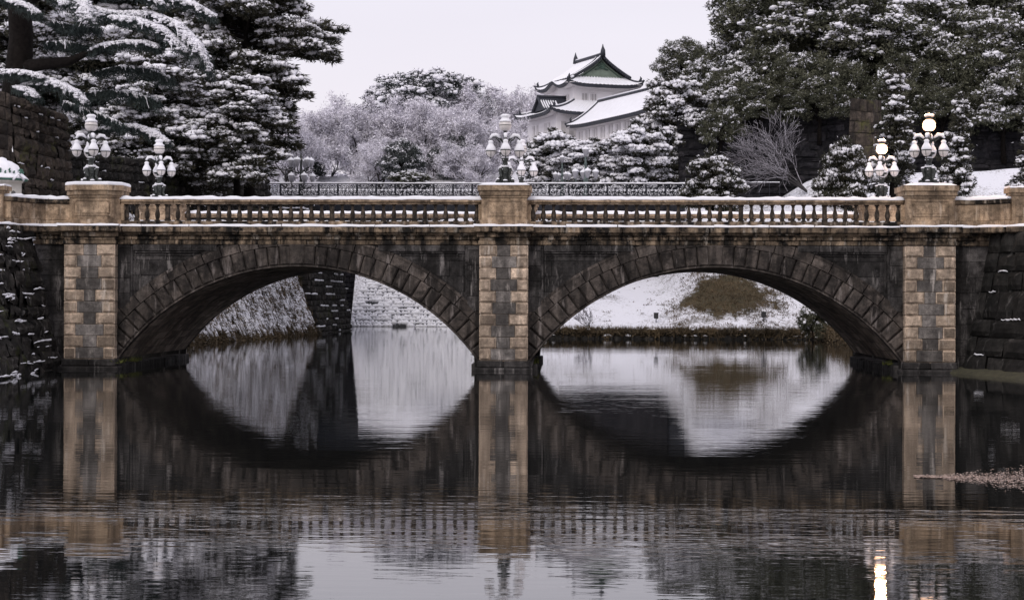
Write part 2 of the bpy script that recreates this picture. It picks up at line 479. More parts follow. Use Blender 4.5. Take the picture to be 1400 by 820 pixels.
def ground_mat():
    m, nt, N, L, b = newmat('snowy_ground')
    n1 = noise_node(nt, 0.9, 8, 0.72)
    n2 = noise_node(nt, 5.0, 6, 0.75, sc=(1, 0.6, 1))
    grass = mix(nt, ramp(nt, n1, [(0.35, 0.0), (0.65, 1.0)]), (0.05, 0.045, 0.022), (0.13, 0.088, 0.045))
    grass = mix(nt, ramp(nt, noise_node(nt, 9, 5, 0.7), [(0.3, 0.0), (0.7, 1.0)]), grass, (0.045, 0.04, 0.025))
    # bare earth under the pine: a patch that has its own place on the lawn
    tc = N.new('ShaderNodeTexCoord')
    pc = on_ground(1000, 400)
    ds = N.new('ShaderNodeVectorMath'); ds.operation = 'SUBTRACT'
    ds.inputs[1].default_value = pc
    L.new(tc.outputs['Object'], ds.inputs[0])
    mp = N.new('ShaderNodeMapping'); mp.inputs['Scale'].default_value = (1 / 4.4, 1 / 6.5, 1 / 6.0)
    L.new(ds.outputs[0], mp.inputs['Vector'])
    ln = N.new('ShaderNodeVectorMath'); ln.operation = 'LENGTH'; L.new(mp.outputs[0], ln.inputs[0])
    def math_(op, a, b_):
        q = N.new('ShaderNodeMath'); q.operation = op
        for i, v in enumerate((a, b_)):
            if isinstance(v, (int, float)): q.inputs[i].default_value = v
            else: L.new(v, q.inputs[i])
        return q.outputs[0]
    patch = math_('ADD', math_('SUBTRACT', 1.0, ln.outputs['Value']), math_('MULTIPLY', math_('SUBTRACT', noise_node(nt, 0.45, 5, 0.65, sc=(1, .5, .5)), 0.5), 1.6))
    s = math_('ADD', math_('MULTIPLY', patch, 0.75), math_('MULTIPLY', n2, 0.55))
    s = math_('ADD', s, math_('MULTIPLY', n1, 0.35))
    # grass tips break through here and there
    sepx = N.new('ShaderNodeSeparateXYZ'); L.new(tc.outputs['Object'], sepx.inputs[0])      # leaf litter under the wood on the hill: no snow reaches it
    wood = math_('MULTIPLY', ramp(nt, math_('MULTIPLY', sepx.outputs['Y'], .001), [(0.1032, 0.0), (0.1042, 1.0)]), ramp(nt, math_('ADD', math_('MULTIPLY', sepx.outputs['X'], .001), .5), [(0.503, 0.0), (0.506, 1.0)]))
    tips = math_('ADD', math_('MULTIPLY', n2, 0.62), math_('MULTIPLY', noise_node(nt, 0.22, 4, 0.6), 0.55))
    f = math_('MAXIMUM', ramp(nt, s, [(0.56, 0.0), (0.74, 1.0)]), ramp(nt, tips, [(0.60, 0.0), (0.70, 0.75)]))
    L.new(mix(nt, math_('MAXIMUM', f, wood), (0.78, 0.78, 0.83), mix(nt, wood, grass, (0.022, 0.019, 0.014))), b.inputs['Base Color'])
    b.inputs['Roughness'].default_value = 0.8
    b.inputs['Specular IOR Level'].default_value = 0.2
    bump(nt, n2, 0.6, 0.12, b)
    return m

xs = np.concatenate([np.linspace(-700, -122, 12), np.arange(-120, 120, 0.8), np.linspace(122, 700, 12)])
ys = np.concatenate([np.linspace(-300, -26, 10), np.arange(-25, 180, 0.8), np.linspace(182, 1400, 24)])
gx, gy = np.meshgrid(xs, ys)
gz = H(gx, gy)
gz = np.where((gy < -3.0) & (np.abs(gx) < 60), np.where(gx > 20, np.where(gx > 24, 5.0, -2.0), np.where(gx < -24, 5.0, -2.0)), gz)
gz = np.where(gy < -60, -2.0, gz)
nx, ny = len(xs), len(ys)
idx = np.arange(nx * ny).reshape(ny, nx)
Fg = np.stack([idx[:-1, :-1], idx[:-1, 1:], idx[1:, 1:], idx[1:, :-1]], -1).reshape(-1, 4)
ground = link(np_mesh('ground', np.stack([gx, gy, gz], -1), Fg, True), 'ground', ground_mat())
tag(ground, kind='structure')

wm = MB()
wm.add([(-700, -300, 0), (700, -300, 0), (700, 1400, 0), (-700, 1400, 0)], [(0, 1, 2, 3)])
tag(wm.build('water', M['water']), kind='structure')

# ------------------------------------------------------------------ snow strips
rs = random.Random(11)
def snow_strip(mb, pts, half, th, step=0.22, seed=0, edge=0.5):
    "a lumpy ridge of snow along a polyline, half = half width across (horizontal)"
    r = random.Random(seed)
    P = [Vector(p) for p in pts]
    rows = []
    segs = [(P[i], P[i + 1]) for i in range(len(P) - 1)]
    for a, b in segs:
        n = max(2, int((b - a).length / step))
        t = (b - a).normalized(); s = Vector((t.y, -t.x, 0)).normalized()
        for k in range(n + (1 if (a, b) == segs[-1] else 0)):
            c = a.lerp(b, k / n)
            h = th * r.uniform(0.65, 1.25)
            w1, w2 = half * r.uniform(1 - 0.06 * edge, 1 + 0.10 * edge), half * r.uniform(1 - 0.06 * edge, 1 + 0.10 * edge)
            lo1, lo2 = r.uniform(0, 0.35) * th * edge, r.uniform(0, 0.35) * th * edge
            rows.append([c + s * w1 - Vector((0, 0, lo1)), c + s * w1 * 0.97 + Vector((0, 0, h * 0.6)), c + s * half * 0.6 + Vector((0, 0, h)),
                         c - s * half * 0.6 + Vector((0, 0, h * r.uniform(.85, 1.1))), c - s * w2 * 0.97 + Vector((0, 0, h * 0.6)), c - s * w2 - Vector((0, 0, lo2))])
    mb.grid(rows, 0.5, True)
    mb.add(rows[0], [tuple(range(6))]); mb.add(rows[-1], [tuple(range(6))[::-1]])

# ------------------------------------------------------------------ dry-stone facing
def stone_face(fn, rows, bw, seed, bulge=0.12, full=False, gap=0.02, k=4, course_var=0.25, stag=0.35, tilt=0.04, rough=0.02, snow=None, snow_p=0.0, snow_th=0.06, snow_r=0.09):
    """stones laid over the surface fn(u, v) (u along in metres 0..fn.L, v 0..1 upwards, third value = outward normal);
    snow: an MB that collects the snow lying on the ledges"""
    r = random.Random(seed)
    Lm = fn.L
    mb = MB()
    hs = [r.uniform(1 - course_var, 1 + course_var) for _ in range(rows)]
    tot = sum(hs); v = 0.0
    for row in range(rows):
        v0, v1 = v, v + hs[row] / tot; v = v1
        u = -r.uniform(0, bw)
        while u < Lm:
            w = bw * r.uniform(0.55, 1.5)
            u0, u1 = max(u, 0), min(u + w, Lm); u += w
            if u1 - u0 < 0.08 * bw: continue
            jv0, jv1 = (r.uniform(-1, 1) * stag * 0.12 / rows for _ in range(2))
            a = min(1, max(0, r.gauss(0.45, 0.2)))
            tl, tb, off = r.uniform(-tilt, tilt), r.uniform(-tilt, tilt), r.uniform(-0.5, 0.8) * bulge * 0.5
            sk = r.uniform(-0.15, 0.15) * stag
            P = []
            for i in range(k + 1):
                row_ = []
                for j in range(k + 1):
                    s, t = j / k, i / k
                    e = (1 - abs(2 * s - 1) ** 5) * (1 - abs(2 * t - 1) ** 5)
                    uu = u0 + gap + (u1 - u0 - 2 * gap) * s + sk * (t - .5) * (u1 - u0) * 0.5
                    uu = min(max(uu, 0), Lm)
                    vv = min(1, max(0, v0 + (v1 - v0) * (0.03 + 0.94 * t) + jv0 * (1 - t) + jv1 * t))
                    p, nrm = fn(uu, vv)
                    d = off + bulge * e + (tl * (s - .5) + tb * (t - .5)) + r.uniform(-rough, rough) * (1 if e > 0.02 else 0.3)
                    row_.append(p + nrm * d)
                P.append(row_)
            mb.grid(P, a, False)
            if snow is not None and r.random() < snow_p:
                s0 = 0.0 if full else r.uniform(0, 0.5); s1 = 1.0 if full else (r.uniform(min(.95, s0 + 0.45), 1.0) if s0 < 0.72 else 1.0)
                n = max(2, int((s1 - s0) * (u1 - u0) / 0.14))
                pts = []
                for q in range(n + 1):
                    uu = min(max(u0 + (u1 - u0) * (s0 + (s1 - s0) * q / n), 0), Lm)
                    p, nrm = fn(uu, min(1, max(0, v1 + jv1 - 0.02 / rows)))
                    pts.append(p + nrm * (off + bulge * r.uniform(0.3, 1.0)) + Vector((0, 0, r.uniform(-.5, .5) * snow_th)))
                rad = [snow_r * r.uniform(0.35, 1.1) * (0.3 if q in (0, n) else 1) for q in range(n + 1)]
                snow.tube(pts, rad, 5)
    # the dark joint behind the stones
    nu = max(2, int(Lm / 1.0)); nv = 10
    P = []
    for i in range(nv + 1):
        rr = []
        for j in range(nu + 1):
            p, nrm = fn(Lm * j / nu, i / nv)
            rr.append(p - nrm * 0.05)
        P.append(rr)
    mb.grid(P, 0.0, False)
    return mb

class Ruled:
    "surface ruled between two polylines (bottom, top) with a concave batter; out = +1/-1 picks the outward side"
    def __init__(s, bot, top, out=1, curve=0.0):
        s.b, s.t, s.out, s.curve = [Vector(p) for p in bot], [Vector(p) for p in top], out, curve
        s.acc = [0]
        for i in range(len(s.b) - 1): s.acc.append(s.acc[-1] + (s.b[i + 1] - s.b[i]).length)
        s.L = s.acc[-1]
    def pt(s, u, v):
        u = min(max(u, 0), s.L)
        i = 0
        while i < len(s.acc) - 2 and u > s.acc[i + 1]: i += 1
        f = (u - s.acc[i]) / (s.acc[i + 1] - s.acc[i])
        a, c = s.b[i].lerp(s.b[i + 1], f), s.t[i].lerp(s.t[i + 1], f)
        w = v + s.curve * v * (1 - v)         # run further in low down: steeper towards the top
        return Vector((a.x + (c.x - a.x) * w, a.y + (c.y - a.y) * w, a.z + (c.z - a.z) * v))
    def __call__(s, u, v):
        e = 0.05
        du = s.pt(min(u + e, s.L), v) - s.pt(max(u - e, 0), v)
        dv = s.pt(u, min(v + .02, 1)) - s.pt(u, max(v - .02, 0))
        n = du.cross(dv)
        n = n.normalized() * s.out if n.length > 1e-9 else Vector((0, -1, 0))
        return s.pt(u, v), n

# ------------------------------------------------------------------ THE STONE BRIDGE
bridge = tag(empty('stone_bridge', (0, 0, 0)), 'two-arched stone bridge with snowy balustrade across the moat', 'bridge')
W = 12.95                                       # depth of the bridge
Z_SPR, Z_CRN = 0.45, 4.18
Z_FRZ, Z_COR, Z_TOP, Z_BAL, Z_RAIL, Z_RAILT = 5.07, 5.54, 5.80, 6.03, 6.72, 6.92
ARCH = [(ax(163), ax(651)), (ax(727), ax(1231))]
PIL = [(ax(87, -.45), ax(157, -.45)), (ax(655, -.45), ax(722, -.45)), (ax(1237, -.45), ax(1307, -.45))]
ARC = []
for x0, x1 in ARCH:
    s_, h_ = (x1 - x0) / 2, Z_CRN - Z_SPR
    Rr = (s_ * s_ + h_ * h_) / (2 * h_)
    ARC.append(((x0 + x1) / 2, Z_CRN - Rr, Rr, math.asin(s_ / Rr)))
X_L, X_R = PIL[0][0] - 1.4, PIL[2][1] + 1.7

def arch_z(x):
    for cx, cz, Rr, _ in ARC:
        if abs(x - cx) < Rr * math.sin(_) : return cz + math.sqrt(Rr * Rr - (x - cx) ** 2)
    return -0.6

rb = random.Random(3)
# spandrel walls (near and far), ashlar blocks laid in courses behind the arch rings
def spandrel(y, face, nm):
    mb = MB()
    rows = 9
    zz = [-0.6 + (Z_FRZ + 0.6) * i / rows for i in range(rows + 1)]
    for i in range(rows):
        x = X_L - rb.uniform(0, 1)
        while x < X_R:
            w = rb.uniform(0.9, 1.9)
            xa, xb = max(x, X_L), min(x + w, X_R); x += w
            if xb - xa < 0.1: continue
            a = min(1, max(0, rb.gauss(0.45, 0.2)))
            off = rb.uniform(-.012, .012)
            n = 8
            cols = []
            for j in range(n + 1):
                xx = xa + 0.012 + (xb - xa - 0.024) * j / n
                zb = max(zz[i] + 0.012, arch_z(xx) + 0.03); zt = zz[i + 1] - 0.012
                cols.append((xx, min(zb, zt), zt))
            for j in range(n):
                (p, b0, t0), (q, b1, t1) = cols[j], cols[j + 1]
                if t0 - b0 < 1e-3 and t1 - b1 < 1e-3: continue
                yy = y + off * face
                mb.add([(p, yy, b0), (q, yy, b1), (q, yy, t1), (p, yy, t0)], [(0, 1, 2, 3) if face > 0 else (3, 2, 1, 0)], a)
    # joints: a sheet a little behind
    n = 400
    for j in range(n):
        p, q = X_L + (X_R - X_L) * j / n, X_L + (X_R - X_L) * (j + 1) / n
        yy = y + 0.025 * face
        mb.add([(p, yy, arch_z(p) + .03), (q, yy, arch_z(q) + .03), (q, yy, Z_FRZ), (p, yy, Z_FRZ)], [(0, 1, 2, 3) if face > 0 else (3, 2, 1, 0)], 0.0)
    return mb.build(nm, M['granite'], bridge)
spandrel(0.14, 1, 'spandrel_wall')
spandrel(W - 0.14, -1, 'spandrel_wall')

# raised frames of the sunk spandrel panels
edges = [(PIL[0][1], PIL[1][0]), (PIL[1][1], PIL[2][0])]
for k, (xa, xb) in enumerate(edges):
    cx, cz, Rr, an = ARC[k]
    for sgn, xe in ((1, xa), (-1, xb)):
        fr = MB()
        for (o0, o1, yf) in ((-0.1, 0.50, 0.02), (0.50, 0.60, 0.065), (0.66, 0.72, 0.10)):
            x0_, x1_ = sorted((xe + sgn * o0, xe + sgn * o1))
            zb_ = cz + math.sqrt(max(0.01, (Rr + 1.0) ** 2 - ((xe + sgn * o1) - cx) ** 2))
            z_ = zb_
            while z_ < Z_FRZ - 0.02:
                z2_ = min(Z_FRZ - 0.02, z_ + 0.62)
                fr.box(x0_, x1_, yf, 0.135, z_ + .006, z2_ - .006, 0.012, rb.uniform(.25, .75))
                z_ = z2_
        for (q0, q1, yf) in ((0.0, 0.26, 0.022), (0.26, 0.34, 0.07), (0.40, 0.44, 0.1)):
            x_ = xe + sgn * 0.61
            lim = cx - sgn * 3.3
            while (lim - x_) * sgn > 0:
                x2_ = x_ + sgn * rb.uniform(0.9, 1.6)
                if (lim - x2_) * sgn < 0: x2_ = lim
                fr.box(min(x_, x2_) + .006, max(x_, x2_) - .006, yf, 0.135, Z_FRZ - q1, Z_FRZ - q0 - .01, 0.012, rb.uniform(.2, .8))
                x_ = x2_
        fr.build('panel_frame', M['granite'], bridge)

# arch rings
def ring_pt(arc, an, rad, y):
    return (arc[0] + rad * math.sin(an), y, arc[1] + rad * math.cos(an))

for k, arc in enumerate(ARC):
    cx, cz, Rr, an = arc
    mb = MB()
    N_ = 39
    ext = an + 0.055
    da = 2 * ext / N_
    for i in range(N_):
        a0, a1 = -ext + da * i, -ext + da * (i + 1)
        key = i == N_ // 2
        g = 0.05 / Rr
        r0, r1 = Rr + 0.085, Rr + (0.90 if key else 0.84)
        if key: a0 -= da * 0.16; a1 += da * 0.16
        y1 = -0.09 if key else -0.06 + rb.uniform(-.014, .014)
        c = 0.055
        q = []
        for (aa, ss) in ((a0 + g * .5, 1), (a1 - g * .5, -1)):
            for (rr_, sr) in ((r0, 1), (r1, -1)):
                q.append((aa, rr_, ss, sr))
        back = [ring_pt(arc, aa, rr_, 0.11) for aa, rr_, _, _ in q]
        mid = [ring_pt(arc, aa, rr_, y1 + c) for aa, rr_, _, _ in q]
        jit = [rb.uniform(-.012, .012) for _ in range(4)]
        frt = [ring_pt(arc, aa + ss * c / Rr, rr_ + sr * c, y1 + jit[n_]) for n_, (aa, rr_, ss, sr) in enumerate(q)]
        vs = back + mid + frt
        fs = []
        lp = [0, 2, 3, 1]
        for lay in (0, 4):
            for m_ in range(4):
                p, r_ = lp[m_], lp[(m_ + 1) % 4]
                fs.append((lay + p, lay + r_, lay + 4 + r_, lay + 4 + p))
        fs.append((8, 10, 11, 9))
        mb.add(vs, fs, min(1, max(0, rb.gauss(0.48, 0.12))))
    # joint bed behind the blocks and the plain rim at the inner edge
    n = 90
    P1, P2 = [], []
    for i in range(n + 1):
        aa = -ext + 2 * ext * i / n
        P1.append([ring_pt(arc, aa, Rr + .08, 0.06), ring_pt(arc, aa, Rr + 1.0, 0.06)])
        P2.append([ring_pt(arc, aa, Rr + 0.001, 0.5), ring_pt(arc, aa, Rr + 0.001, 0.0), ring_pt(arc, aa, Rr + 0.012, -0.02), ring_pt(arc, aa, Rr + .072, -.02), ring_pt(arc, aa, Rr + .08, 0.06)])
    mb.grid(P1, 0.05, False); mb.grid(P2, 0.55, False)
    mb.build('arch_ring', M['voussoir'], bridge)
    # archivolt: plain outer band with a thin moulding, dying into the frieze
    mb = MB()
    lim = Z_FRZ - 0.005
    nb = 24
    for i in range(nb):
        a0, a1 = -an + 2 * an * i / nb, -an + 2 * an * (i + 1) / nb
        for (rA, rB, yf) in ((0.86, 1.20, -0.045 + rb.uniform(-.008, .008)), (1.21, 1.32, 0.04)):
            sub = 4; P = []
            for j in range(sub + 1):
                aa = a0 + .002 + (a1 - a0 - .004) * j / sub
                row_ = []
                for (rr_, yy) in ((rA, 0.12), (rA, yf), (rB, yf), (rB, 0.135)):
                    x, y, z = ring_pt(arc, aa, Rr + rr_, yy); row_.append((x, y, min(z, lim)))
                P.append(row_)
            if P[0][0][2] >= lim and P[-1][0][2] >= lim: continue
            mb.grid(P, rb.uniform(.25, .9), False)
            for e in (0, -1): mb.add(P[e], [(0, 1, 2, 3)], 0.3)
    mb.build('archivolt', M['voussoir'], bridge)
    # vault
    mb = MB()
    P = []
    for i in range(n + 1):
        aa = -an + 2 * an * i / n
        P.append([ring_pt(arc, aa, Rr, 0.3 + (W - .6) * j / 12) for j in range(13)])
    # stones of the vault, course by course
    nc = 40
    for i in range(nc):
        a0, a1 = -an + 2 * an * i / nc, -an + 2 * an * (i + 1) / nc
        y = 0.3 - rb.uniform(0, .6)
        while y < W - .3:
            w = rb.uniform(0.8, 1.6); ya, yb = max(y, .3), min(y + w, W - .3); y += w
            if yb - ya < .1: continue
            o = rb.uniform(0, .02)
            vs = [ring_pt(arc, a0 + .0012, Rr - .006 + o, ya + .012), ring_pt(arc, a1 - .0012, Rr - .006 + o, ya + .012), ring_pt(arc, a1 - .0012, Rr - .006 + o, yb - .012), ring_pt(arc, a0 + .0012, Rr - .006 + o, yb - .012)]
            mb.add(vs, [(0, 1, 2, 3)], min(1, max(0, rb.gauss(.45, .22))))
    P = [[ring_pt(arc, -an + 2 * an * i / n, Rr + .03, 0.3 + (W - .6) * j) for j in (0, 1)] for i in range(n + 1)]
    mb.grid(P, 0.0, False)
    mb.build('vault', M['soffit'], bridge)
    # far ring
    mb = MB()
    P = [[ring_pt(arc, -an + 2 * an * i / n, Rr + q, W - y) for q, y in ((0.0, 0.31), (0.0, -.02), (.95, -.02), (.95, .14))] for i in range(n + 1)]
    mb.grid(P, 0.4, False, True)
    mb.build('arch_ring', M['voussoir'], bridge)
    # footings along the vault at the water
    for sgn in (-1, 1):
        mb = MB()
        xs0 = cx + sgn * Rr * math.sin(an)
        y = 0.25
        while y < W - 0.3:
            w = rb.uniform(.8, 1.7); yb = min(y + w, W - .2)
            p, q = sorted((xs0 - sgn * (0.2 + rb.uniform(-.04, .04)), xs0 + sgn * 0.5))
            mb.box(p, q, y + .006, yb - .006, -0.7, 0.24 + rb.uniform(-.05, .04), .03, rb.uniform(.1, .6)); y = yb
        mb.build('footing', M['granite'], bridge)

# frieze: two ragged courses
fz = MB()
for yb, sg in ((0.0, 1),):
    for (z0, z1, wlo, whi, pr) in ((Z_FRZ, Z_FRZ + .2, .5, 1.2, 0.0), (Z_FRZ + .2, Z_FRZ + .345, .18, .5, -.07), (Z_FRZ + .345, Z_COR, .5, 1.3, -.12)):
        x = X_L
        while x < X_R:
            w = rb.uniform(wlo, whi); xb_ = min(x + w, X_R)
            fz.box(x + .006, xb_ - .006, pr + rb.uniform(-.02, .03), 0.5, z0 + .004, z1 - .004, 0.02, rb.random()); x = xb_
fz.build('frieze', M['weathered'], bridge)
fb = MB(); fb.box(X_L, X_R, W - .45, W + .02, Z_FRZ, Z_COR - .002, .02, .5); fb.build('frieze', M['weathered'], bridge)

def cornice(y0, y1, nm):
    mb = MB(); x = X_L
    while x < X_R:
        xb_ = min(x + rb.uniform(1.0, 1.35), X_R)
        a = rb.uniform(.2, .85)
        mb.box(x + .008, xb_ - .008, y0, y1, Z_COR, Z_TOP, .045, a)
        if y0 < 0: mb.box(x + .008, xb_ - .008, y0 + .1, y1, Z_COR - .07, Z_COR - .003, .02, a * .8)
        x = xb_
    return mb.build(nm, M['weathered'], bridge)
cornice(-0.32, 0.55, 'cornice')
cornice(W - 0.55, W + 0.32, 'cornice')
dk = MB(); dk.box(X_L, X_R, 0.56, W - .56, 5.2, 5.84, 0, .5); dk.build('deck', M['snow'], bridge)

# piers: tan quoins with a grey centre
def pilaster(xa, xb, y0, y1):
    w = xb - xa; xc = (xa + xb) / 2
    q, g = MB(), MB()
    n = 10
    z0, z1 = 0.42, Z_FRZ
    for i in range(n):
        za, zb_ = z0 + (z1 - z0) * i / n + .008, z0 + (z1 - z0) * (i + 1) / n - .008
        wq_ = w * (0.36 if i % 2 else 0.245)
        wet = i == 0
        qs = {}
        for s in (-1, 1):
            wq = qs[s] = wq_ * rb.uniform(.9, 1.12)
            p0, p1 = (xa, xa + wq) if s < 0 else (xb - wq, xb)
            mb_ = q
            f = y0 + rb.uniform(-.01, .01)
            mb_.box(p0 + .004, p1 - .006, f + .02, y1, za, zb_, .02, rb.uniform(.3, .85))
            mb_.box(p0 + .05, p1 - .05, f - .018, f + .03, za + .045, zb_ - .045, .02, min(1, max(0, rb.gauss(.5, .22))) * (.55 if i < 2 else 1))
        g.box(xa + qs[-1] + .006, xb - qs[1] - .006, y0 + .012 + rb.uniform(-.01, .02), y1, za, zb_, .015, rb.choice((rb.uniform(0, .4), rb.uniform(.3, 1.0))))
    q.box(xa + .03, xb - .03, y0 + .05, y1 - .003, z0 - .05, z1, 0, 0.0)
    p = q.build('pilaster', M['quoin'], bridge)
    g.build('grey_centre', M['grey'], p)
    s = MB()
    s.box(xa - .07, xc - .008, y0 - .12, y1 + .002, 0.12, 0.40, .04, .2)
    s.box(xc + .008, xb + .07, y0 - .12, y1 + .002, 0.12, 0.40, .04, .35)
    s.box(xa - .2, xb + .2, y0 - .28, y1 + .004, -0.8, 0.115, .04, .3)
    s.build('plinth', M['granite'], bridge)
    c = MB()
    for (o, za, zb_, pr) in ((.04, Z_FRZ + .004, Z_FRZ + .16, .05), (.0, Z_FRZ + .165, Z_FRZ + .30, .02), (.1, Z_FRZ + .305, Z_COR + .02, .12)):
        xx = xa - o
        while xx < xb + o - .05:
            x2 = min(xx + rb.uniform(.45, .8), xb + o)
            if xb + o - x2 < .25: x2 = xb + o
            c.box(xx + .004, x2 - .004, y0 - pr, y1 + .006, za, zb_, .02, rb.uniform(.2, .8)); xx = x2
    xx = xa - .22
    while xx < xb + .22 - .05:
        x2 = min(xx + rb.uniform(.7, 1.1), xb + .22)
        if xb + .22 - x2 < .4: x2 = xb + .22
        c.box(xx + .004, x2 - .004, y0 - .33, y1 + .008, Z_COR + .024, Z_TOP + .01, .045, rb.uniform(.3, .8)); xx = x2
    c.build('capital', M['weathered'], bridge)
for xa, xb in PIL:
    pilaster(xa, xb, -0.45, 0.13)
for xa, xb in PIL:
    b_ = MB(); b_.box(xa, xb, W - .1, W + .45, -.8, Z_TOP + .01, .03, .5); b_.build('pilaster', M['grey'], bridge)

# pedestals
def chamf(x0, x1, y0, y1, c):
    return [(x0 + c, y0), (x1 - c, y0), (x1, y0 + c), (x1, y1 - c), (x1 - c, y1), (x0 + c, y1), (x0, y1 - c), (x0, y0 + c)]
def pedestal(xa, xb, y0, y1, c=0.03, panel=True, top=7.47, far=False):
    z = Z_TOP + .012
    mb = MB()
    H_ = top - z
    lay = [(0.075, 0.0, 0.26, .55), (0.0, 0.262, 1.16, .6), (0.045, 1.162, 1.25, .5), (0.10, 1.252, 1.44, .35), (0.16, 1.442, H_, .55)]
    for o, a_, b_, tone in lay:
        mb.prism(chamf(xa - o, xb + o, y0 - o, y1 + o, c + o * .4), z + a_, z + b_, tone + rb.uniform(-.1, .1))
    if panel:
        x0_, x1_ = xa + .22, xb - .22
        for (p, q, r_, s_) in ((x0_, x1_, .40, .45), (x0_, x1_, 1.0, 1.05), (x0_, x0_ + .05, .45, 1.0), (x1_ - .05, x1_, .45, 1.0)):
            mb.box(p, q, y0 - .022, y0 + .02, z + r_, z + s_, .008, .45)
        mb.box(x0_ + .13, x1_ - .13, y0 - .012, y0 + .02, z + .53, z + .93, .008, .68)
    p = mb.build('pedestal', M['tan'], bridge)
    sb = MB()
    n = 9; P = []
    rr = random.Random(int(xa * 100))
    for i in range(n + 1):
        row_ = []
        for j in range(n + 1):
            e = min(i, n - i, j, n - j)
            hh = (0.0, .095, .125)[min(e, 2)] + (rr.uniform(-.012, .018) if e else 0)
            o = .17 if e == 0 else .155
            s_, t_ = (j / n), (i / n)
            if e: s_ = 0.02 + .96 * s_; t_ = .02 + .96 * t_
            row_.append((xa - o + (xb - xa + 2 * o) * s_, y0 - o + (y1 - y0 + 2 * o) * t_, top + hh))
        P.append(row_)
    if c < 0.1:
        sb.grid(P, .5, True)
    else:
        po = chamf(xa - .16, xb + .16, y0 - .16, y1 + .16, c + .07)
        pi_ = chamf(xa - .1, xb + .1, y0 - .1, y1 + .1, c + .05)
        sb.add([(x, y, top) for x, y in po] + [(x, y, top + .085) for x, y in po] + [(x, y, top + .135) for x, y in pi_],
               [(i, (i + 1) % 8, 8 + (i + 1) % 8, 8 + i) for i in range(8)] + [(8 + i, 8 + (i + 1) % 8, 16 + (i + 1) % 8, 16 + i) for i in range(8)] + [tuple(range(16, 24))])
    sb.build('snow_cap', M['snow'], p)
    return p
PED = [(ax(91, -.4), ax(160, -.4)), (ax(658, -.4), ax(720, -.4)), (ax(1239, -.4), ax(1305, -.4))]
pedestal(*PED[0], -0.42, 1.55, 0.42)
pedestal(*PED[1], -0.42, 1.45)
pedestal(*PED[2], -0.42, 1.5)
pedestal(*PED[0], W - 1.55, W + .42, 0.42)
pedestal(*PED[1], W - 1.45, W + .42)
pedestal(*PED[2], W - 1.5, W + .42)

# balustrades
prof = [(.085, 0), (.085, .05), (.062, .07), (.075, .11), (.098, .19), (.104, .26), (.095, .34), (.068, .45), (.05, .53), (.048, .56), (.066, .575), (.066, .60), (.052, .615), (.075, .64), (.075, .69)]
bal_me = None
def baluster_mb(square):
    mb = MB()
    if square:
        mb.box(-.115, .115, -.115, .115, 0, .08, .012, .5); mb.box(-.09, .09, -.09, .09, .08, .62, .012, .45); mb.box(-.115, .115, -.115, .115, .62, .69, .012, .5)
    else:
        mb.lathe(prof, 10, rot=PI / 10, a=.5)
        mb.box(-.105, .105, -.105, .105, -.002, .045, .008, .4); mb.box(-.09, .09, -.09, .09, .65, .692, .008, .4)
    return mb
spans = [(PED[0][1] + .02, PED[1][0] - .02), (PED[1][1] + .02, PED[2][0] - .02)]
proto = {}
spots = []
for side, yc in (('near', 0.26), ('far', W - 0.26)):
    for xa, xb in spans:
        n = round((xb - xa) / 0.4255)
        for i in range(n):
            spots.append((xa + (xb - xa) * (i + .5) / n, yc, i % 8 == 4))
def mk_bal(x, y, sq):
    if sq not in proto:
        o = baluster_mb(sq).build('baluster', M['balusters'], bridge); proto[sq] = o
    else:
        o = proto[sq].copy(); COL.objects.link(o); o.parent = bridge
    o.location = (x, y, Z_BAL); o.rotation_euler = (0, 0, rb.choice((0, PI / 2, PI, -PI / 2)) + rb.uniform(-.03, .03))
for x, y, sq in spots[:100]: mk_bal(x, y, sq)
rest = MB()
for x, y, sq in spots[100:]:
    t = baluster_mb(sq)
    rest.add([(v[0] + x, v[1] + y, v[2] + Z_BAL) for v in t.V], t.F, .5, False)
tag(rest.build('baluster', M['balusters'], bridge), kind='stuff')

for yc in (0.26, W - 0.26):
    near = yc < 1
    for xa, xb in spans:
        pl, hr, sn, sb = MB(), MB(), MB(), MB()
        x = xa
        while x < xb - .05:
            x2 = min(x + rb.uniform(1.5, 2.2), xb)
            if xb - x2 < .6: x2 = xb
            pl.box(x + .004, x2 - .004, yc - .24, yc + .24, Z_TOP + .012, Z_BAL, .02, rb.uniform(.2, .8))
            hr.box(x + .003, x2 - .003, yc - .25, yc + .25, Z_RAIL + .07, Z_RAILT, .035, rb.uniform(.3, .8))
            hr.box(x + .003, x2 - .003, yc - .17, yc + .17, Z_RAIL, Z_RAIL + .068, .015, rb.uniform(.2, .6))
            x = x2
        pl.build('balustrade_base', M['weathered'], bridge)
        h = hr.build('handrail', M['tan'], bridge)
        snow_strip(sn, [(xa - .02, yc, Z_RAILT), (xb + .02, yc, Z_RAILT)], .25, .125, .25, int(xa * 10 + yc))
        sn.build('snow_cap', M['snow'], h)
        # half balusters dying into the pedestals
        for xe in (xa + .03, xb - .03):
            he = MB()
            he.box(xe - .1, xe + .1, yc - .2, yc + .2, Z_BAL, Z_RAIL - .002, .02, .5)
            he.build('end_block', M['tan'], bridge)
        # snow lying between the baluster feet
        xx = xa
        while xx < xb - .3:
            x2 = xx + rb.uniform(.3, 1.2)
            snow_strip(sb, [(xx, yc + (.13 if near else -.13), Z_BAL), (min(x2, xb), yc + (.13 if near else -.13), Z_BAL)], .12, rb.uniform(.03, .06), .12, int(xx * 31))
            xx = x2 + rb.uniform(0, .12)
        sb.build('ledge_snow', M['snow'], bridge)
cs = MB()
lim_l, lim_r = X_L, X_R
x = lim_l
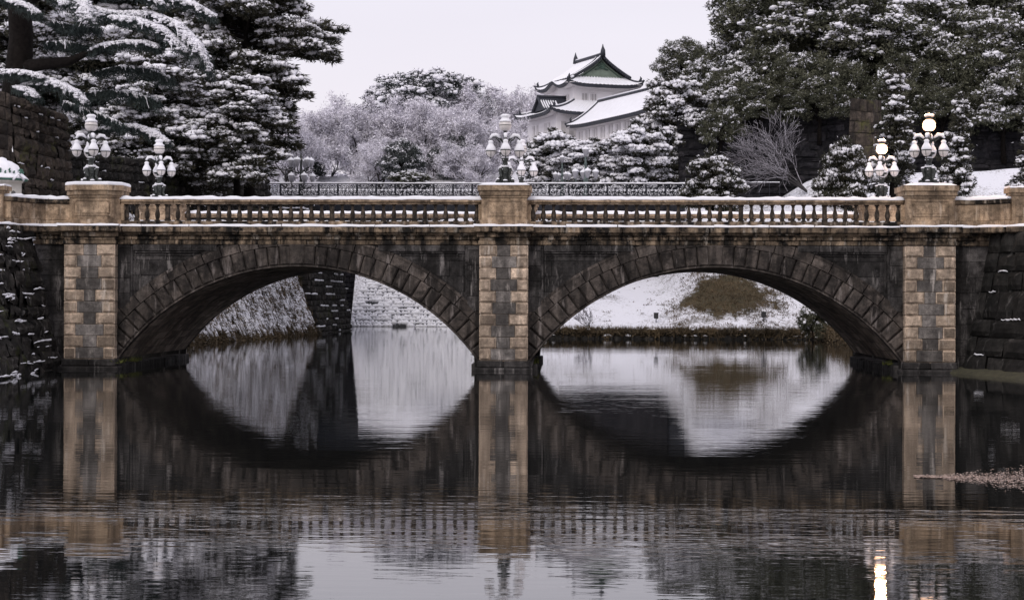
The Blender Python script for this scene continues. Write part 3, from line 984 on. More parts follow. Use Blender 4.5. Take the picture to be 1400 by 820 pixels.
while x < lim_r - .3:
    x2 = min(x + rb.uniform(1.2, 4.5), lim_r)
    yy = -0.19
    inp = any(xa - .3 < x < xb + .25 or xa - .3 < x2 < xb + .25 for xa, xb in PIL)
    snow_strip(cs, [(x, -.18, Z_TOP + .002), (x2, -.18, Z_TOP + .002)], .15, rb.uniform(.06, .095), .3, int(x * 77))
    x = x2 + rb.uniform(0.0, .05)
for xa, xb in PIL:
    snow_strip(cs, [(xa - .22, -.64, Z_TOP + .012), (xb + .22, -.64, Z_TOP + .012)], .15, .08, .25, int(xa * 7))
cs.build('ledge_snow', M['snow'], bridge)

# curved wing parapets and their end posts
def wing(pts, far=False, post=None):
    mb, cp, sn = MB(), MB(), MB()
    for i in range(len(pts) - 1):
        a, b = Vector(pts[i]), Vector(pts[i + 1])
        L_ = (b - a).length
        Mx = Matrix.Translation(a) @ (b - a).to_track_quat('X', 'Z').to_matrix().to_4x4()
        Mx = Matrix.Translation(a) @ Matrix.Rotation(math.atan2(b.y - a.y, b.x - a.x), 4, 'Z')
        n = max(1, round(L_ / .95))
        for k in range(n):
            mb.box(L_ * k / n + .005, L_ * (k + 1) / n - .005, -.2, .2, Z_TOP + .26, 6.72, .015, rb.uniform(.25, .8), Mx)
        mb.box(-.05, L_ + .05, -.26, .26, Z_TOP + .002, Z_TOP + .255, .03, rb.uniform(.25, .5), Mx)
        cp.box(-.04, L_ + .04, -.27, .27, 6.724, 6.92, .04, rb.uniform(.35, .6), Mx)
    p = mb.build('wing_parapet', M['tan'], bridge)
    cp.build('coping', M['weathered'], p)
    snow_strip(sn, [(x, y, 6.92) for x, y, z in pts], .28, .13, .25, len(pts))
    sn.build('snow_cap', M['snow'], p)
wl_pts = [(PED[0][0] - .05, .35, 0), at(60, 400, .2), at(35, 400, -.55), at(8, 400, -1.9)]
wl_pts = [(p[0], p[1], 0) for p in wl_pts]
wing(wl_pts)
wr_pts = [(PED[2][1] + .05, .35, 0), at(1335, 400, .1), at(1362, 400, -.5), at(1382, 400, -1.0)]
wr_pts = [(p[0], p[1], 0) for p in wr_pts]
wing(wr_pts)
def post(px0, px1, Y, Zt):
    a, b = ax(px0, Y), ax(px1, Y)
    mb = MB(); sn = MB()
    for o, z0, z1 in ((.06, Z_TOP + .004, 6.05), (0, 6.052, 7.05), (.05, 7.052, 7.15), (.12, 7.152, Zt)):
        mb.prism(chamf(a - o, b + o, Y - o, Y + (b - a) + o, .03), z0, z1, rb.uniform(.3, .6))
    x0_, x1_ = a + .14, b - .14
    mb.box(x0_, x1_, Y - .02, Y + .02, 6.2, 6.9, .01, .3)
    p = mb.build('end_post', M['tan'], bridge)
    snow_strip(sn, [(a - .1, Y + (b - a) / 2, Zt), (b + .1, Y + (b - a) / 2, Zt)], (b - a) / 2 + .12, .08, .2, 5)
    sn.build('snow_cap', M['snow'], p)
post(-22, 3, -2.1, 7.33)
post(1383, 1412, -1.1, 7.35)
# wing walls beneath the parapets (coping line + masonry)
def ledge(pts):
    mb, sn = MB(), MB()
    for i in range(len(pts) - 1):
        a, b = Vector(pts[i]), Vector(pts[i + 1]); L_ = (b - a).length
        Mx = Matrix.Translation(a) @ Matrix.Rotation(math.atan2(b.y - a.y, b.x - a.x), 4, 'Z')
        n = max(1, round(L_ / 1.1))
        for k in range(n): mb.box(L_ * k / n + .005, L_ * (k + 1) / n - .005, -.62, .35, Z_COR + .02, Z_TOP - .004, .04, rb.uniform(.2, .7), Mx)
    o = mb.build('cornice', M['weathered'], bridge)
    off = [(x + .0, y - .48, Z_TOP - .003) for x, y, z in pts]
    snow_strip(sn, off, .16, .09, .25, 9)
    sn.build('ledge_snow', M['snow'], o)
ledge([wl_pts[1], wl_pts[2], wl_pts[3], at(-30, 400, -3.2)])
ledge([wr_pts[1], wr_pts[2], wr_pts[3], at(1420, 400, -1.6)])

# weeds on the footings
def cards(C, n, spread, ln, wd, rng, up=(0, 0, 1), upw=1.0, out=None):
    "thin triangles around centres C; returns V, F"
    C = np.asarray(C, float).reshape(-1, 3)
    m = len(C) * n
    base = np.repeat(C, n, 0) + rng.normal(0, 1, (m, 3)) * np.asarray(spread)
    d = rng.normal(0, 1, (m, 3)) + np.asarray(up) * upw
    if out is not None: d = d + np.repeat(np.asarray(out).reshape(-1, 3), n, 0)
    d /= np.linalg.norm(d, axis=1, keepdims=True)
    s = np.cross(d, rng.normal(0, 1, (m, 3))); s /= np.linalg.norm(s, axis=1, keepdims=True) + 1e-9
    l = ln * rng.uniform(.6, 1.3, (m, 1)); w = wd * rng.uniform(.7, 1.3, (m, 1))
    V = np.stack([base - s * w / 2, base + s * w / 2, base + d * l], 1).reshape(-1, 3)
    return V, np.arange(m * 3).reshape(-1, 3)
rng = np.random.default_rng(5)
C = []
for k, arc in enumerate(ARC):
    for sgn in (-1, 1):
        xs0 = arc[0] + sgn * arc[2] * math.sin(arc[3])
        for i in range(7 if (k, sgn) == (0, -1) else 2):
            C.append((xs0 - sgn * rb.uniform(.0, .25), rb.uniform(-.1, 3.2), .26))
V, Fc = cards(C, 26, (.09, .25, .02), .2, .035, rng, upw=1.2)
tag(link(np_mesh('weeds', V, Fc), 'weeds', M['weed']), 'green weeds growing on the footings beside the arch springings', 'weeds', kind='stuff')
# ------------------------------------------------------------------ moat walls
def wall_thing(name, label, cat, fn, rows, bw, mat, seed, snow_p=0.0, base=(0, 0, 0), group=None, **kw):
    sn = MB()
    mb = stone_face(fn, rows, bw, seed, snow=sn, snow_p=snow_p, **kw)
    o = mb.build(name, mat)
    tag(o, label, cat, group)
    if sn.V: sn.build('ledge_snow', M['snow'], o)
    return o

def ico(sub):
    t = (1 + 5 ** .5) / 2
    v = [(-1, t, 0), (1, t, 0), (-1, -t, 0), (1, -t, 0), (0, -1, t), (0, 1, t), (0, -1, -t), (0, 1, -t), (t, 0, -1), (t, 0, 1), (-t, 0, -1), (-t, 0, 1)]
    f = [(0, 11, 5), (0, 5, 1), (0, 1, 7), (0, 7, 10), (0, 10, 11), (1, 5, 9), (5, 11, 4), (11, 10, 2), (10, 7, 6), (7, 1, 8), (3, 9, 4), (3, 4, 2), (3, 2, 6), (3, 6, 8), (3, 8, 9), (4, 9, 5), (2, 4, 11), (6, 2, 10), (8, 6, 7), (9, 8, 1)]
    v = [np.array(p, float) / np.linalg.norm(p) for p in v]
    for _ in range(sub):
        c, g = {}, []
        def md(a, b):
            k = (min(a, b), max(a, b))
            if k not in c:
                p = v[a] + v[b]; v.append(p / np.linalg.norm(p)); c[k] = len(v) - 1
            return c[k]
        for a, b, d in f:
            x, y, z = md(a, b), md(b, d), md(d, a)
            g += [(a, x, z), (b, y, x), (d, z, y), (x, y, z)]
        f = g
    return np.array(v), np.array(f)
ICO0, ICO1 = ico(0), ico(1)
def blobs(C, Rd, rng, sub=0, jit=.25, Mx=None):
    T, Fc = (ICO0, ICO1)[sub]
    C = np.asarray(C, float).reshape(-1, 3); n = len(C)
    Rd = np.asarray(Rd, float)
    if Rd.ndim == 1: Rd = Rd[:, None]
    t = T[None] * (1 + rng.uniform(-jit, jit, (n, len(T), 1)))
    V = t * Rd[:, None, :]
    a = rng.uniform(0, 2 * PI, n); ca, sa = np.cos(a)[:, None], np.sin(a)[:, None]
    V = np.stack([V[..., 0] * ca - V[..., 1] * sa, V[..., 0] * sa + V[..., 1] * ca, V[..., 2]], -1)
    if Mx is not None: V = np.einsum('nij,nkj->nki', Mx, V)
    V = V + C[:, None]
    Fa = Fc[None] + (np.arange(n) * len(T))[:, None, None]
    return V.reshape(-1, 3), Fa.reshape(-1, 3)
ico_blobs = blobs
b0 = [at(88, 508, -.2), at(60, 512, -3.5), at(0, 527, -11.5), at(-120, 545, -22)]
b0 = [(p.x, p.y, -.4) for p in b0]
t0 = [(at(44, 318, -.15)), at(20, 310, -1.8), at(-14, 303, -3.4), at(-120, 300, -10)]
t0 = [(p.x, p.y, 5.72) for p in t0]
wall_thing('moat_wall', 'battered mossy stone moat wall with snow on its ledges left of the bridge', 'wall', Ruled(b0, t0, -1, .32), 10, 1.5, M['wall_moss'], 21, 0.12, bulge=.11, gap=.008, rough=.06, tilt=.2, snow_r=.045, stag=1.6, snow_th=.10)
mwl = [o for o in bpy.data.objects if o.name == 'moat_wall'][0]
_f = Ruled(b0, t0, -1, .32); rq = random.Random(61); fl = MB()
for k in range(58):
    u, v = rq.uniform(0, _f.L * .62), rq.uniform(.02, .97)
    n_ = rq.randint(3, 12); pts, rad = [], []
    for j in range(n_):
        p, nr = _f(min(u, _f.L), min(.99, max(.01, v)))
        pts.append(p + nr * rq.uniform(.10, .17)); rad.append(rq.uniform(.012, .05) * (.4 if j in (0, n_ - 1) else 1))
        u += rq.uniform(.2, .5); v += rq.uniform(-.0055, .004)
    fl.tube(pts, rad, 5)
o = fl.build('snow_lines', M['snow'], mwl); o['kind'] = 'stuff'
b1 = [at(1311, 508, -.2), at(1350, 512, -2.5), at(1400, 517, -5.5), at(1520, 535, -16)]
b1 = [(p.x, p.y, -.4) for p in b1]
t1 = [at(1354, 318, -.15), at(1375, 312, -1.0), at(1420, 308, -2.4), at(1560, 300, -8)]
t1 = [(p.x, p.y, 5.72) for p in t1]
wall_thing('moat_wall', 'battered moat wall of large dark blocks right of the bridge', 'wall', Ruled(b1, t1, 1, .30), 7, 2.0, M['wall_dark'], 22, 0.05, bulge=.13, gap=.012, rough=.02, tilt=.07, snow_r=.04)
# a strip of mossy mud at the foot of the right wall
mb = MB(); P = []
for k in range(13):
    q = Vector(b1[0]).lerp(Vector(b1[1]), k / 4) if k <= 4 else (Vector(b1[1]).lerp(Vector(b1[2]), (k - 4) / 4) if k <= 8 else Vector(b1[2]).lerp(Vector(b1[3]), (k - 8) / 4))
    P.append([(q.x + .1, q.y + .2, .22), (q.x - .35, q.y - .35, .12 + rb.uniform(-.03, .03)), (q.x - .7 + rb.uniform(-.15, .15), q.y - .6, -.1)])
mb.grid(P)
tag(mb.build('mud_bank', plain_mat('mossy_mud', (0.045, 0.042, 0.022), .9, .4, 4, bm=.6)), kind='structure')

# embankment with snowed-in ground cover seen through the left arch
eb = [(-18.2, 12.9, -.3), (-20.0, 27, -.3), (-21.4, 41.7, -.3), (-19.9, 58, -.3), (-18.35, 76, -.3)]
et = [(x - 2.9, y, 7.6) for x, y, z in eb]
Em = Ruled(eb, et, 1, .1)
mb = MB(); nu = 60
mb.grid([[Em.pt(Em.L * j / nu, i / 12) for j in range(nu + 1)] for i in range(13)])
Embk = mb.build('embankment', M['wall_brown']); tag(Embk, kind='structure')
rng = np.random.default_rng(8)
def cat(parts):
    V, Fc, n = [], [], 0
    for v, f in parts:
        V.append(v); Fc.append(f + n); n += len(v)
    return np.concatenate(V), np.concatenate(Fc)

# drooping ground cover: snow-laden tufts hanging down the slope
C, RR, MX, C2 = [], [], [], []
for k in range(9500):
    u, v = rng.uniform(0, Em.L), rng.uniform(0.0, 1) ** 0.9
    p, nrm = Em(u, v)
    dv = (Em.pt(u, v - .02 if v > .02 else v) - Em.pt(u, v + .02)).normalized()
    if v < .07: C2.append(p + nrm * .1); continue
    if rng.random() < .62 * (1.0 if v > .12 else .45):
        al = (dv + Vector((0, 1, 0)) * rng.uniform(0.2, .9)).normalized()       # combed by the wind along the bank
        nn = nrm - al * nrm.dot(al); nn.normalize(); sd = al.cross(nn)
        MX.append(np.array([[al.x, sd.x, nn.x], [al.y, sd.y, nn.y], [al.z, sd.z, nn.z]]))
        C.append(p + nrm * rng.uniform(.08, .2)); RR.append((rng.uniform(.25, .55), rng.uniform(.07, .15), rng.uniform(.06, .11)))
    else: C2.append(p + nrm * .06)
C = np.array(C); T, Fc = ICO0
n = len(C)
V = np.einsum('nij,nkj->nki', np.array(MX), T[None] * (1 + rng.uniform(-.3, .3, (n, len(T), 1))) * np.array(RR)[:, None, :]) + C[:, None]
sV, sF = V.reshape(-1, 3), (Fc[None] + (np.arange(n) * len(T))[:, None, None]).reshape(-1, 3)
V, Fc = cards(np.array(C2), 14, (.16, .3, .12), .4, .06, rng, up=(.6, .5, -.6), upw=1.0)
gc = link(np_mesh('ground_cover', V, Fc), 'ground_cover', M['reed'])
tag(gc, 'snow covered creeping plants on the embankment seen through the left arch', 'ground cover', kind='stuff')
link(np_mesh('snow_cover', sV, sF, True), 'snow_cover', M['snow'], gc)

# abutment and walls behind the left arch
ab = Ruled([(-24, 75.6, -.3), (-18.3, 76, -.3), (-18.2, 97, -.3), (-24, 97.4, -.3)], [(-26, 76.6, 10.9), (-20.0, 77.4, 10.9), (-19.6, 96.4, 10.9), (-26, 96.8, 10.9)], 1, .15)
wall_thing('abutment_wall', 'dark stone abutment wall with snowy ledges seen through the left arch', 'wall', ab, 20, 2.0, M['wall_moss'], 31, .36, bulge=.14, gap=.03, snow_r=.085, full=True)
w2 = Ruled([(-30, 113, -.3), (-20.4, 113.5, -.3)], [(-31, 114.5, 10.5), (-19.6, 115, 10.5)], 1, .1)
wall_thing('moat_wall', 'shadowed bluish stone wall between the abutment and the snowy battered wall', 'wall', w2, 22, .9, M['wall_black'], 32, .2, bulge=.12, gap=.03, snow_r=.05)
p_, q_ = at(472, 445.5, 121), at(1000, 445.5, 121)
w3 = Ruled([(p_.x - .05, 133, -.3), (p_.x, 121, -.3), (q_.x, 121, -.3)], [(p_.x + 3.1, 133, 9.2), (p_.x + 3.2, 126, 9.2), (q_.x, 126, 9.2)], 1, .2)
wall_thing('moat_wall', 'battered stone wall whose every course is capped with snow beyond the left arch', 'wall', w3, 29, 1.5, M['wall_mid'], 33, .98, bulge=.13, gap=.03, snow_r=.33, course_var=.2, tilt=.06, full=True)

# rock walls of the upper left bank
w4 = Ruled([at(-70, 300, 19), at(8, 300, 20), at(24, 300, 21.5)], [at(-70, 112, 20.5), at(-8, 121, 21), at(13, 128, 22.5)], 1, .1)
wall_thing('retaining_wall', 'brown stone retaining wall corner behind the white sentry box', 'wall', w4, 9, 1.6, M['wall_brown'], 41, .02, bulge=.1, gap=.015, snow_r=.04)
w5 = Ruled([at(26, 300, 21.6), at(100, 300, 31)], [at(14, 129, 22.6), at(92, 158, 32)], 1, .12)
wall_thing('retaining_wall', 'dark mossy retaining wall with flecks of snow rising under the cedar', 'wall', w5, 11, 1.1, M['wall_brown'], 42, .12, bulge=.16, gap=.02, snow_r=.05, rough=.05, tilt=.12)
w6 = Ruled([at(88, 300, 31.5), at(240, 300, 50), at(372, 300, 75)], [at(86, 206, 32.5), at(235, 222, 51), at(365, 236, 76)], 1, .1)
wall_thing('retaining_wall', 'long low dark rock wall beneath the snowy pines behind the left lamps', 'wall', w6, 8, 1.0, M['wall_moss'], 43, .1, bulge=.18, gap=.03, rough=.06, snow_r=.05)
# dark retaining wall under the wooded hill on the right
w7 = Ruled([at(930, 300, 103), at(1420, 300, 103)], [at(925, 150, 106), at(1425, 150, 106)], 1, .1)
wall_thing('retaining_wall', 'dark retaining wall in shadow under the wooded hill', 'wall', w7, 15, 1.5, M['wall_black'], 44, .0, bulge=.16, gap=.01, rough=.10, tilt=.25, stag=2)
w8 = Ruled([at(1157, 250, 93), at(1196, 250, 93), at(1206, 250, 97)], [at(1163, 134, 93.8), at(1192, 137, 93.8), at(1204, 137, 97.5)], 1, .1)
wall_thing('stone_corner', 'paler block-built wall corner behind the snowy conifers', 'wall', w8, 7, 1.3, M['wall_brown'], 45, .0, bulge=.08, gap=.02)

# reeds along the foot of the lawn
C = []
for k in range(1500):
    x = rng.uniform(-2, 27); C.append((x, 62.5 + rng.uniform(-.2, .6), rng.uniform(.05, .5) if rng.random() < .5 else .5))
V, Fc = cards(np.array(C), 12, (.12, .15, .06), .5, .055, rng, upw=1.5)
tag(link(np_mesh('reeds', V, Fc), 'reeds', M['reed']), 'strip of dry brown reeds along the waterline of the snowy lawn', 'reeds', kind='stuff')
C = []
pcx = on_ground(1000, 400)
from mathutils import noise as mn
for k in range(30000):
    x, y = rng.uniform(-1, 26), rng.uniform(63.5, 92)
    q = ((x - pcx.x) / 4.4) ** 2 + ((y - pcx.y) / 6.5) ** 2
    nz = mn.noise(Vector((x * .5, y * .3, 3.3))) * .8 + mn.noise(Vector((x * 1.7, y * 1.1, 1.3))) * .5
    pr = .75 * max(0, min(1, (1.25 - q ** .5 + nz) * 1.6)) + (.05 if nz > .25 else .004)
    if rng.random() < pr: C.append((x, y, float(H(x, y)) + .02))
V, Fc = cards(np.array(C), 5, (.12, .12, .02), .17, .05, rng, upw=1.3)
tag(link(np_mesh('lawn_grass', V, Fc), 'lawn_grass', M['reed']), 'dry grass showing through the snow on the lawn, thickest in the bare brown patch', 'grass', kind='stuff')
bk = Ruled([(-5, 62.3, -.3), (28, 62.3, -.3)], [(-5, 62.6, .72), (28, 62.6, .72)], 1, 0)
wall_thing('bank_edging', 'low dark stone edging at the foot of the snowy lawn', 'edging', bk, 2, .7, M['wall_dark'], 46, .25, bulge=.1, gap=.02, snow_r=.08)

# brushwood on the shaded bank at the right end of the right arch
C = []
for k in range(1500):
    x = rng.uniform(20.2, 27); y = rng.uniform(30, 62); C.append((x, y, max(0.1, float(H(x, y))) + rng.uniform(0, .8)))
V, Fc = cards(np.array(C), 16, (.3, .3, .25), .5, .07, rng, upw=.6)
tag(link(np_mesh('brushwood', V, Fc), 'brushwood', M['reed']), 'brown brushwood on the bank at the right edge of the right arch', 'brushwood', kind='stuff')

# ------------------------------------------------------------------ trees
def U(rng, a, b): return float(rng.uniform(a, b))

def gen_pine(seed, Hh, Wd, nb, prof, pad=.75, needles=60, nlen=.34, nwd=.06, snow=.9, droop=.12, lean=(0, 0), t0=.15, rise=.25, puff=.32, lat=2, trunk_r=None):
    rng = np.random.default_rng(seed)
    tr = MB()
    r0 = trunk_r or Hh * .026
    tp = []
    for i in range(9):
        t = i / 8
        tp.append(Vector((lean[0] * t * t + math.sin(t * 5 + seed) * Hh * .012, lean[1] * t * t + math.cos(t * 4 + seed) * Hh * .012, Hh * .97 * t)))
    tr.tube(tp, [r0 * (1 - .85 * i / 8) for i in range(9)], 8)
    def tpos(t):
        f = t * 8; i = min(7, int(f)); return tp[i].lerp(tp[i + 1], f - i)
    PC, PR, PD = [], [], []
    for b in range(nb):
        t = t0 + (1 - t0) * ((b + U(rng, 0, .9)) / nb)
        az_ = b * 2.39996 + U(rng, -.5, .5)
        L = Wd / 2 * prof(t) * U(rng, .55, 1.12); rise_b = rise * U(rng, -.3, 1.9)
        p0 = tpos(t * .98)
        d = Vector((math.cos(az_), math.sin(az_), 0))
        side = Vector((-d.y, d.x, 0))
        kink = U(rng, -.25, .25)
        pts = []
        for k in range(6):
            s = k / 5
            pts.append(p0 + d * (L * s) + side * (L * kink * s * s) + Vector((0, 0, L * (rise_b * s - (rise_b * .6 + droop) * s * s))))
        tr.tube(pts, [max(.02, r0 * .34 * (1 - .8 * k / 5) * min(1, L / 3 + .3)) for k in range(6)], 5, cap=False)
        np_ = max(2, int(L / (pad * .85)))
        for k in range(np_):
            s = .32 + .68 * (k + U(rng, .2, .9)) / np_
            i = min(4, int(s * 5)); q = pts[i].lerp(pts[i + 1], s * 5 - i) if s < 1 else pts[5]
            for l in range(1 + (lat if L > 1.2 else 0)):
                off = 0 if l == 0 else (1 if l % 2 else -1) * U(rng, .35, .95) * L * .3 * (1.25 - s)
                PC.append(q + side * off + Vector((0, 0, U(rng, -.4, .45) * pad)))
                PR.append(pad * U(rng, .55, 1.15)); PD.append((d * .9 + side * (.5 if off > 0 else -.5 if off < 0 else 0)))
    for k in range(3):
        PC.append(tpos(1) + Vector((U(rng, -.3, .3) * pad, U(rng, -.3, .3) * pad, U(rng, -.1, .4) * pad))); PR.append(pad * .5); PD.append(Vector((0, 0, .3)))
    PC, PR, PD = np.array(PC), np.array(PR), np.array(PD)
    n = len(PC)
    # needles
    m = n * needles
    a = rng.uniform(0, 2 * PI, m); rr = np.sqrt(rng.uniform(0, 1, m))
    R_ = np.repeat(PR, needles)
    base = np.repeat(PC, needles, 0) + np.stack([np.cos(a) * rr * R_, np.sin(a) * rr * R_, rng.normal(-.12, .2, m) * R_], 1)
    dirn = np.stack([np.cos(a) * rr, np.sin(a) * rr, rng.uniform(-.5, .45, m)], 1) + np.repeat(PD, needles, 0) * .5 + rng.normal(0, .35, (m, 3))
    dirn /= np.linalg.norm(dirn, axis=1, keepdims=True)
    s = np.cross(dirn, rng.normal(0, 1, (m, 3))); s /= np.linalg.norm(s, axis=1, keepdims=True) + 1e-9
    l = nlen * rng.uniform(.6, 1.3, (m, 1)); w = nwd * rng.uniform(.7, 1.3, (m, 1))
    crown = (np.stack([base - s * w, base + s * w, base + dirn * l], 1).reshape(-1, 3), np.arange(m * 3).reshape(-1, 3))
    # snow on the pads: a handful of flattened lumps, ragged at the rim
    C, RR = [], []
    for i in range(n):
        if rng.random() > snow * (.55 + .75 * (PC[i][2] / Hh)) * (1.0 if math.hypot(PC[i][0], PC[i][1]) > Wd * .16 else .5): continue
        k = int(6 + 6 * PR[i] / pad)
        for _ in range(k):
            a_ = U(rng, 0, 2 * PI); r_ = PR[i] * U(rng, 0, .95)
            q = PC[i] + np.array([math.cos(a_) * r_, math.sin(a_) * r_, PR[i] * (.15 - .26 * (r_ / PR[i]) ** 2)]) + PD[i] * PR[i] * .15
            g = PR[i] * puff * U(rng, .5, 1.15)
            C.append(q); RR.append((g * U(rng, .8, 1.25), g * U(rng, .7, 1.0), g * U(rng, .55, .85)))
        for _ in range(int(k * .7)):                       # small bits on the needle tips
            a_ = U(rng, 0, 2 * PI); r_ = PR[i] * U(rng, .7, 1.25)
            g = PR[i] * U(rng, .06, .14)
            C.append(PC[i] + np.array([math.cos(a_) * r_, math.sin(a_) * r_, PR[i] * U(rng, -.22, .12)])); RR.append((g * 1.4, g, g * .8))
    pm_ = rng.random(n) < .75
    sn = cat([blobs(C, RR, rng, 0, .3), cards(PC[pm_], max(3, int(needles * .1)), (pad * .5, pad * .5, pad * .12), nlen * .8, nwd * 1.1, rng, upw=.25)])
    return dict(trunk=tr, crown=crown, snow=sn)

def gen_broad(seed, Hh, Wd, nl=16, ns=14, leaves=130, llen=.34, lwd=.17, snow=.5, cz=.58, fleck=.165, sub=(.55, 1.0)):
    rng = np.random.default_rng(seed)
    tr = MB()
    r0 = Hh * .03
    tr.tube([(0, 0, 0), (.1, .05, Hh * .2), (-.1, .1, Hh * .42), (.05, 0, Hh * .7)], [r0, r0 * .8, r0 * .6, r0 * .2], 8)
    cc = np.array([0, 0, Hh * cz]); er = np.array([Wd / 2, Wd / 2, Hh * (1 - cz)])
    LC, LO, SC, SR = [], [], [], []
    for i in range(nl):
        z = 1 - 1.6 * (i + .5) / nl + U(rng, -.1, .1); z = max(-.75, min(.98, z)); a = i * 2.39996 + U(rng, -.4, .4)
        rr = math.sqrt(1 - z * z)
        lc = cc + er * np.array([math.cos(a) * rr, math.sin(a) * rr, z]) * U(rng, .55, .78)
        lr = Wd * U(rng, .15, .24)
        tr.tube([(0, 0, Hh * U(rng, .3, .5)), tuple(lc * .5 + cc * .5 + [0, 0, -.3]), tuple(lc)], [r0 * .35, r0 * .22, r0 * .07], 5, cap=False)
        dens = U(rng, .75, 1.0) if rng.random() < snow else U(rng, .0, .18)
        for j in range(ns):
            d = rng.normal(0, 1, 3); d /= np.linalg.norm(d)
            if rng.random() < .5: d[2] = abs(d[2])
            sr = U(rng, *sub) * Wd / 12
            c = lc + d * lr * U(rng, .65, 1.0) * np.array([1, 1, .8])
            n = int(leaves * sr ** 1.4)
            e = rng.normal(0, 1, (n, 3)); e /= np.linalg.norm(e, axis=1, keepdims=True)
            LC.append(c + e * sr * np.array([1.1, 1.1, .62]) * rng.uniform(.5, 1.08, (n, 1))); LO.append(e)
            if rng.random() < dens * (1.15 if d[2] > 0 else .55):
                k = int(U(rng, 11, 24) * sr / .75)
                for _ in range(k):
                    e = rng.normal(0, 1, 3); e[2] = abs(e[2]) * 1.1 + .12; e /= np.linalg.norm(e)
                    SC.append(c + e * sr * np.array([1.08, 1.08, .64])); SR.append(fleck * min(2.0, float(rng.lognormal(-.25, .45))))
            for _ in range(int(U(rng, 0, 4))):
                e = rng.normal(0, 1, 3); e /= np.linalg.norm(e)
                SC.append(c + e * sr * np.array([1.15, 1.15, .7])); SR.append(fleck * U(rng, .2, .5))
    LC, LO, SC, SR = np.concatenate(LC), np.concatenate(LO), np.array(SC), np.array(SR)
    crown = cards(LC, 1, .05, llen, lwd, rng, upw=.1, out=LO * .9)
    keep = rng.random(len(SC)) < .72
    pale = cards(SC[~keep].repeat(4, 0), 1, .14, llen * .8, lwd * .9, rng, upw=.4)
    SC, SR = SC[keep], SR[keep]
    sn = blobs(SC, np.stack([SR * rng.uniform(.9, 1.5, len(SR)), SR, SR * rng.uniform(.5, .8, len(SR))], 1), rng, 0, .3)
    sn = cat([sn, pale])
    return dict(trunk=tr, crown=crown, snow=sn)

def gen_frost(seed, Hh, Wd, depth=5, frost=25, twigs=3, fl=.42):
    rng = np.random.default_rng(seed)
    tr = MB()
    tips, dirs = [], []
    def grow(p, d, L, r, k):
        pts = [p]
        q = p
        for _ in range(3):
            d = (d + Vector(rng.normal(0, .16, 3)) + Vector((0, 0, .06))).normalized()
            q = q + d * (L / 3); pts.append(q)
        tr.tube(pts, [r, r * .88, r * .76, r * .62], 5 if k < 3 else 3, cap=False)
        if k >= 3:
            for pp in pts[1:]: tips.append(pp); dirs.append(d)
        if k >= depth: return
        for c in range(3 if k < 4 else 2):
            a = U(rng, 0, 2 * PI); sp = U(rng, .35, .85)
            u = d.orthogonal().normalized(); w = d.cross(u)
            nd = (d + (u * math.cos(a) + w * math.sin(a)) * sp)
            nd.x *= 1.12; nd.y *= 1.12
            grow(pts[3] if c == 0 else pts[rng.integers(1, 4)], nd.normalized(), L * U(rng, .66, .86), r * .58, k + 1)
    for s in range(2):
        grow(Vector((U(rng, -.4, .4), U(rng, -.4, .4), 0)), Vector((U(rng, -.2, .2), U(rng, -.2, .2), 1)).normalized(), Hh * .26, Hh * .016, 0)
    T = np.array(tips); Dr = np.array(dirs)
    # fit to the wanted size
    sx = Wd / 2 / np.percentile(np.abs(T[:, :2]), 97); sz = Hh / T[:, 2].max()
    T = T * [sx, sx, sz]
    tr.V = [(x * sx, y * sx, z * sz) for x, y, z in tr.V]
    fr = cat([cards(T, frost, .27, fl, .075, rng, upw=.3, out=Dr * .5), blobs(np.repeat(T, 2, 0) + rng.normal(0, .25, (len(T) * 2, 3)), rng.uniform(.05, .14, (len(T) * 2, 1)) * np.array([[1.3, 1.0, .7]]), rng, 0, .3)])
    tw = cards(T, twigs, .42, fl, .045, rng, upw=.2, out=Dr * .8)
    return dict(trunk=tr, crown=tw, snow=fr)

PROTO = {}
def plant(kind, name, label, loc, height, cat_='tree', rz=0.0, sx=1.0, group=None, mats=None, tilt=(0, 0)):
    g, Hh, defm = PROTO[kind]
    root = empty(name, loc)
    tag(root, label, cat_, group)
    s = height / Hh
    root.scale = (s * sx, s * sx, s)
    root.rotation_euler = (tilt[0], tilt[1], rz)
    mt = mats or defm
    key = (kind, mt)
    if key not in KIDS:
        t = g['trunk'].build('trunk', M[mt[0]]).data
        bpy.data.objects.remove(bpy.data.objects[[o.name for o in bpy.data.objects if o.data == t][0]])
        c = np_mesh('crown', *g['crown']); c.materials.append(M[mt[1]])
        n = np_mesh('snow_cover', *g['snow'], mt[2] != 'frost'); n.materials.append(M[mt[2]])
        KIDS[key] = (t, c, n)
    t, c, n = KIDS[key]
    for nm, me, par in (('trunk', t, root), ('crown', c, root)):
        o = bpy.data.objects.new(nm, me); COL.objects.link(o); o.parent = root
    so = bpy.data.objects.new('snow_cover', n); COL.objects.link(so); so.parent = o
    return root

